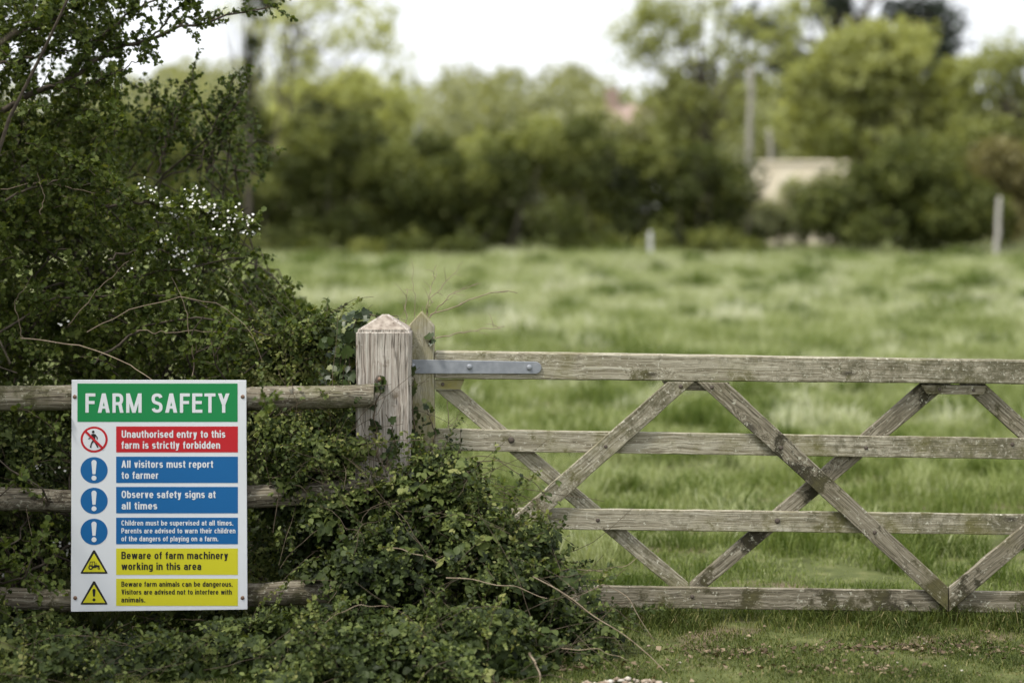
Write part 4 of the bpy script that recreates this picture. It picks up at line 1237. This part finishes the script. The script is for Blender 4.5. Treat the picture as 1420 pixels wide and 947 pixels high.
def tree(name, label, px, D, base_h, crown, per, leaf, kind, cat='tree', group=None, trunk_r=.16, trunk_mat=None, shell=.7, gap=.3, tint=.5, lobe=None, limbs=True, spread=1.0, stems=1):
    """crown: list of (px, py, rx, ry, n_lobes) ellipses in the photo, given real depth at distance D"""
    Y = D - CAM_D
    s = S0 * CAM_D / D
    x0 = (px - 710) / s
    z0 = float(ground(x0, Y))
    root = empty(name, (x0, Y, z0), label, cat, group)
    tb, lv = Tubes(), Leaves()
    tops = []
    for (cx, cy, rx, ry, nl) in crown:
        c = P(cx, cy, Y); rxm, rzm = rx / s, ry / s
        lr = lobe or .42 * min(rxm, rzm) + .1
        L = []
        for _ in range(nl):
            u = rvec(1)[0] * R.uniform(.15, 1) ** .5
            p = c + u * np.array((max(rxm - lr * .6, .05), min(rxm, 3.0) * spread * .8, max(rzm - lr * .5, .05)))
            p[2] = max(p[2], float(ground(p[0], p[1])) + lr * .4)
            L.append((*p, lr * R.choice((.45, .7, .9, 1.1, 1.35))))
        lobes_foliage(lv, L, per, leaf, tint, shell, gap)
        tops += L
    if limbs:
        for k in range(stems):
            xb = x0 + (k - (stems - 1) / 2) * .5
            tz = np.mean([l[2] for l in tops]) if tops else z0 + 3
            tx = np.mean([l[0] for l in tops])
            n = 9
            q = np.stack((np.linspace(xb, xb + .35 * (tx - xb), n), np.full(n, Y), np.linspace(z0 - .2, tz, n)), -1)
            q[1:] += R.normal(0, trunk_r * .35, (n - 1, 3)) * (1, 1, .3)
            tb.add(q, trunk_r, trunk_r * .45, 8)
            for l in tops[k::max(stems, 1) * max(1, len(tops) // 45)]:
                j = int(R.integers(n // 2, n)) if l[2] > q[n // 2, 2] else int(R.integers(2, n // 2 + 1))
                m = (q[j] + np.array(l[:3])) / 2 + np.array((0, 0, -.12 * np.linalg.norm(np.array(l[:3]) - q[j]))) + R.normal(0, .12, 3)
                t = np.linspace(0, 1, 7)[:, None]
                bz = (1 - t) ** 2 * q[j] + 2 * t * (1 - t) * m + t * t * np.array(l[:3])
                tb.add(bz, trunk_r * .32, trunk_r * .08, 5)
        tb.build('trunk', trunk_mat or M_TRUNK, root)
    lv.build('crown', LF_SPRAY, M_FOL[kind], root)
    return root

HG = 'bushes along the far edge of the paddock'
def far_hedge():
    global R
    root = empty('field_hedge', (0, 50.5, float(ground(0, 50.5))), 'long dense dark hedge closing the far side of the paddock', 'hedge')
    lv, tb = Leaves(), Tubes()
    xs = R.uniform(-21, 7.4, 310)
    for x in xs:
        y = R.uniform(49, 53)
        top = 3.75 + .5 * math.sin(x * .9) + .35 * math.sin(x * 2.3 + 1) + (0.6 if x < -6 else 0) - .12 * max(0, x - 5) + .45 * math.exp(-((x - .6) / .8) ** 2)
        z0 = float(ground(x, y))
        u = R.uniform(0, 1) ** .8
        r = R.uniform(.35, .85)
        z = z0 + max(.25, u * top - r * .5)
        yy = y - (1 - u) * .4
        lobes_foliage(lv, [(x, yy, z, r)], 300, .16, .5 + R.normal(0, .2), .8, .12)
        if R.uniform() < .55: lobes_foliage(lv, [(x + .3, y + R.uniform(0, 1.5), z0 + R.uniform(.2, .9), .5)], 220, .17, .4, .5, 0)
        if R.uniform() < .22:                        # low growth spilling into the grass
            bx, by = x + R.normal(0, .5), R.uniform(46.6, 49)
            lobes_foliage(lv, [(bx, by, float(ground(bx, by)) + R.uniform(.05, .35), R.uniform(.3, .6))], 200, .15, .6 + R.normal(0, .15), .7, .1)
        if R.uniform() < .4:
            tb.add(wander((x, y, z0), (R.normal(0, .3), 0, 1), z - z0 + .3, 6, .3), .035, .01, 5)
    keep, R = R, np.random.default_rng(5)
    for x in np.linspace(2.6, 5.6, 9):               # close the hedge in front of the house
        for z in (.5, 1.2, 1.9, 2.6):
            lobes_foliage(lv, [(x + R.normal(0, .15), 51 + R.uniform(-.5, 1.2), float(ground(x, 51)) + z + R.normal(0, .15), R.uniform(.4, .65))], 260, .16, .5 + R.normal(0, .2), .8, .1)
    R = keep
    tb.build('stems', M_TRUNK, root)
    lv.build('leaves', LF_SPRAY, M_FOL['dark'], root)
far_hedge()

tree('young_tree', 'airy spring tree with thin lime leaves above the left of the far hedge', 380, 68, 0, [(450, 40, 125, 75, 50), (400, 105, 80, 55, 24), (540, 80, 40, 90, 20), (360, 20, 80, 60, 18), (470, -60, 150, 70, 30)], 34, .17, 'lime', trunk_r=.09, shell=.1, gap=.2, lobe=.5, tint=.45, stems=2)
tree('dark_stemmed_tree', 'slender tree with a dark ivy clad trunk beside the hawthorn', 345, 57, 0, [(346, 150, 10, 40, 7), (350, 80, 12, 40, 5), (335, -20, 60, 60, 12)], 60, .15, 'dark', trunk_r=.13, shell=.2, gap=.2, lobe=.35, tint=.3)
tree('lime_green_bush', 'bright yellow green bush rising behind the left of the far hedge', 460, 74, 0, [(420, 150, 70, 45, 18), (490, 135, 75, 42, 20), (540, 155, 40, 50, 12), (470, 190, 110, 40, 20)], 170, .22, 'lime', 'bush', trunk_r=.1, shell=.8, gap=.15, lobe=.8, tint=.4)
tree('tall_shrub', 'dark pointed shrub standing up from the middle of the hedge', 740, 68, 0, [(735, 200, 50, 50, 18), (690, 215, 50, 35, 14), (790, 215, 40, 35, 12)], 190, .18, 'mid', 'bush', trunk_r=.08, lobe=.6, tint=.35)
tree('grey_green_bush', 'pale grey green bush behind the hedge below the house', 860, 73, 0, [(830, 190, 50, 45, 18), (890, 200, 60, 45, 20), (930, 170, 40, 50, 14)], 170, .22, 'grey', 'bush', trunk_r=.08, lobe=.8, tint=.5)
tree('sparse_spring_tree', 'tall sparse tree in new leaf with spreading dark limbs right of centre', 975, 70, 0, [(960, 60, 90, 80, 30), (1050, 70, 75, 80, 32), (930, 140, 60, 50, 22), (1010, 150, 80, 60, 30), (890, 45, 50, 65, 22), (1100, 30, 60, 50, 12), (930, 20, 60, 50, 14), (960, 195, 70, 45, 24), (980, -40, 140, 60, 24)], 48, .19, 'lime', trunk_r=.17, shell=.1, gap=.25, lobe=.55, tint=.12, stems=1)
tree('cedar_tree', 'dark layered cedar behind the rounded tree', 1190, 88, 0, [(1060, 40, 60, 20, 10), (1090, 85, 50, 20, 8), (1150, 8, 90, 16, 12), (1270, 16, 60, 18, 10), (1298, 70, 30, 44, 12), (1310, 28, 34, 26, 6), (1180, -40, 160, 30, 20), (1110, 120, 40, 30, 7)], 80, .28, 'conifer', trunk_r=.4, shell=.2, gap=.3, lobe=1.0, tint=.4)
tree('round_topped_tree', 'broad round topped green tree right of the sparse tree', 1215, 78, 0, [(1175, 115, 80, 60, 24), (1250, 88, 60, 45, 16), (1130, 165, 60, 50, 18), (1300, 140, 50, 55, 15), (1220, 185, 120, 45, 24), (1215, 52, 45, 20, 8), (1265, 58, 24, 20, 4), (1120, 110, 30, 24, 5), (1325, 100, 22, 22, 4), (1160, 75, 40, 22, 6)], 230, .24, 'mid', trunk_r=.3, shell=.7, gap=.28, lobe=.85, tint=.55)
tree('thin_crowned_tree', 'thin crowned tree letting sky through at the right edge of the photo', 1385, 74, 0, [(1380, 85, 45, 40, 10), (1420, 110, 50, 50, 9), (1350, 130, 40, 40, 8), (1400, 175, 70, 36, 20), (1340, 185, 50, 36, 14), (1450, 160, 50, 70, 14)], 110, .22, 'mid', trunk_r=.2, shell=.2, gap=.35, lobe=.7, tint=.3)
tree('rounded_bush', 'big dark rounded bush on the right of the field edge', 1260, 57, 0, [(1270, 225, 85, 45, 22), (1200, 270, 90, 60, 22), (1300, 280, 90, 60, 24), (1140, 290, 55, 45, 14), (1250, 310, 140, 35, 22), (1350, 300, 50, 45, 14)], 200, .17, 'dark', 'bush', HG, trunk_r=.07, shell=.82, gap=.12, lobe=.55, tint=.5, stems=3)
tree('dry_bush', 'yellow brown bush at the right edge beside the leaning pole', 1400, 60, 0, [(1390, 225, 55, 35, 18), (1420, 260, 60, 50, 20), (1470, 250, 60, 70, 20), (1400, 300, 50, 40, 14)], 170, .18, 'brown', 'bush', HG, trunk_r=.06, shell=.5, gap=.3, lobe=.55, tint=.35)
tree('low_scrub', 'low pale scrub in the gap between hedge and rounded bush', 1075, 58, 0, [(1070, 305, 36, 34, 14), (1110, 268, 40, 18, 10), (1045, 310, 30, 30, 10), (1110, 310, 36, 30, 12), (1150, 258, 30, 16, 8)], 150, .15, 'grey', 'bush', HG, trunk_r=.04, shell=.4, gap=.35, lobe=.4, tint=.4)

def distant_wood():
    """the wooded rise on the horizon reads as one mass"""
    lv, tb = Leaves(), Tubes()
    for x in np.arange(-150, 150, 3.2):
        for row in range(3):
            Y = 130 + row * 14 + R.uniform(-5, 5)
            xx = x + R.uniform(-1.5, 1.5)
            s = S0 * CAM_D / (CAM_D + Y)
            px = 710 + xx * s
            toppy = 100 + 16 * math.sin(px / 70 + 1) + 10 * math.sin(px / 27) + (12 if 600 < px < 700 else 0) + (25 - 12 * row)
            zt = CAM_Z - (toppy - HZ) / s
            g = float(ground(xx, Y))
            for _ in range(8):
                r = R.uniform(1.3, 2.4)
                z = R.uniform(g + 1, zt - r)
                lobes_foliage(lv, [(xx + R.normal(0, 1.4), Y + R.normal(0, 1.5), z, r)], 90, .7, .36, .6, .0)
            lobes_foliage(lv, [(xx, Y, zt - 1.6, 2.2)], 130, .6, .45, .6, .0)
    o = lv.build('distant_wood', LF_SPRAY, M_FOL['grey'])
    tag(o, 'grey green wood along the horizon, haze put into its leaf colour', 'wood', kind='stuff')
distant_wood()

def box(name, x0, x1, y0, y1, z0, z1, mat, parent, bev=.02):
    bm = bmesh.new(); bmesh.ops.create_cube(bm, size=1)
    bmesh.ops.scale(bm, vec=(x1 - x0, y1 - y0, z1 - z0), verts=bm.verts)
    if bev: bmesh.ops.bevel(bm, geom=bm.edges[:], offset=bev, segments=1, affect='EDGES')
    me = bpy.data.meshes.new(name); bm.to_mesh(me); bm.free()
    return link(name, me, mat, parent, ((x0 + x1) / 2, (y0 + y1) / 2, (z0 + z1) / 2))

M_RENDER = mat_plain('pale_render', (.45, .45, .45), .9, .2, 0, (2, .3, (.55, .55, .56)))
M_ROOF = mat_plain('clay_tiles', (.24, .17, .14), .9, .2, 0, (3, .3, (.32, .25, .21)))
M_TAN = mat_plain('tan_stone', (.66, .57, .42), .95, .2, 0, (3, .3, (.76, .69, .55)))
M_GLASS = mat_plain('dark_window', (.03, .035, .04), .1, .5)
M_POLE = mat_plain('grey_pole', (.38, .36, .33), .9, .2, 0, (6, .3, (.46, .44, .40)))
M_POLE_FAR = mat_plain('grey_painted_pole', (.26, .27, .28), .9, .2, 0, (6, .3, (.34, .35, .36)))
M_WPOST = mat_plain('white_post', (.50, .50, .48), .7, .3, 0, (9, .3, (.42, .42, .40)))

def house():
    Y = 84; D = Y + CAM_D
    a, b = P(850, 165, Y), P(925, 165, Y)
    g = float(ground(a[0], Y))
    root = empty('house', ((a[0] + b[0]) / 2, Y + 3, g), 'pale rendered house with reddish roof half hidden behind the hedge', 'house')
    ze, zr = P(0, 172, Y)[2], P(0, 140, Y)[2]
    box('wall', a[0], b[0], Y, Y + 6, g - .3, ze, M_RENDER, root)
    bm = bmesh.new()
    v = [bm.verts.new(q) for q in ((a[0] - .3, Y - .35, ze), (b[0] + .3, Y - .35, ze), (b[0] + .3, Y + 3, zr), (a[0] - .3, Y + 3, zr), (a[0] - .3, Y + 6.35, ze), (b[0] + .3, Y + 6.35, ze))]
    for f in ((0, 1, 2, 3), (3, 2, 5, 4), (0, 3, 4), (1, 5, 2), (0, 4, 5, 1)): bm.faces.new([v[i] for i in f])
    for q in bm.verts: q.co -= root.location
    bmesh.ops.recalc_face_normals(bm, faces=bm.faces)
    me = bpy.data.meshes.new('roof'); bm.to_mesh(me); bm.free()
    rf = link('roof', me, M_ROOF, root, root.location)
    c = P(849, 140, Y + 2.4)
    ch = box('chimney', c[0] - .32, c[0] + .32, Y + 2.2, Y + 2.9, zr - 1.2, zr + .75, M_ROOF, rf)
    for px in (868, 905):
        w = P(px, 190, Y)
        box('window', w[0] - .5, w[0] + .5, Y - .04, Y + .05, w[2] - .6, w[2] + .6, M_GLASS, root)
house()

def far_wall():
    Y = 58
    a, b = P(1044, 240, Y), P(1175, 240, Y)
    zt = P(0, 223, Y)[2]; g = float(ground((a[0] + b[0]) / 2, Y))
    root = empty('garden_wall', ((a[0] + b[0]) / 2, Y, g), 'low tan wall showing between the sparse tree and rounded bush', 'wall')
    box('wall_face', a[0], b[0], Y, Y + .35, g - .3, zt - .1, M_TAN, root)
    box('coping', a[0] - .05, b[0] + .05, Y - .06, Y + .41, zt - .098, zt, M_TAN, root)
far_wall()

def pole(name, label, p0, p1, D, r, mat, cat, cap=True):
    Y = D - CAM_D
    a, b = P(*p0, Y), P(*p1, Y)
    a[2] = min(a[2], float(ground(a[0], Y))) - .1
    root = empty(name, a, label, cat)
    tb = Tubes(); t = np.linspace(0, 1, 8)[:, None]
    q = a + (b - a) * t; q[1:-1] += R.normal(0, r * .15, (6, 3))
    tb.add(q, r, r * .85, 9)
    tb.build('shaft', mat, root)
    tb = Tubes(); tb.add(np.array([b, b + (b - a) / np.linalg.norm(b - a) * r * .5, b + (b - a) / np.linalg.norm(b - a) * r * .8]), r * .85, r * .3, 9)
    tb.build('top', mat, root)
pole('fence_post', 'tall leaning weathered post at the right edge of the field', (1380, 344), (1386, 276), 55, .075, M_POLE, 'post')
pole('marker_post', 'short white marker post standing before the far hedge', (902, 346), (902, 324), 54, .075, M_WPOST, 'post')
pole('grey_pole', 'grey upright pole in front of the distant wood', (575, 260), (575, 108), 90, .16, M_POLE_FAR, 'pole')
pole('pale_trunk', 'pale bare upright trunk left of the tan wall', (1037, 240), (1041, 96), 64, .115, M_PALE_TRUNK, 'trunk')
pole('leaning_pole', 'thin pale leaning pole behind the tan wall', (1078, 222), (1066, 182), 68, .10, M_PALE_TRUNK, 'pole')
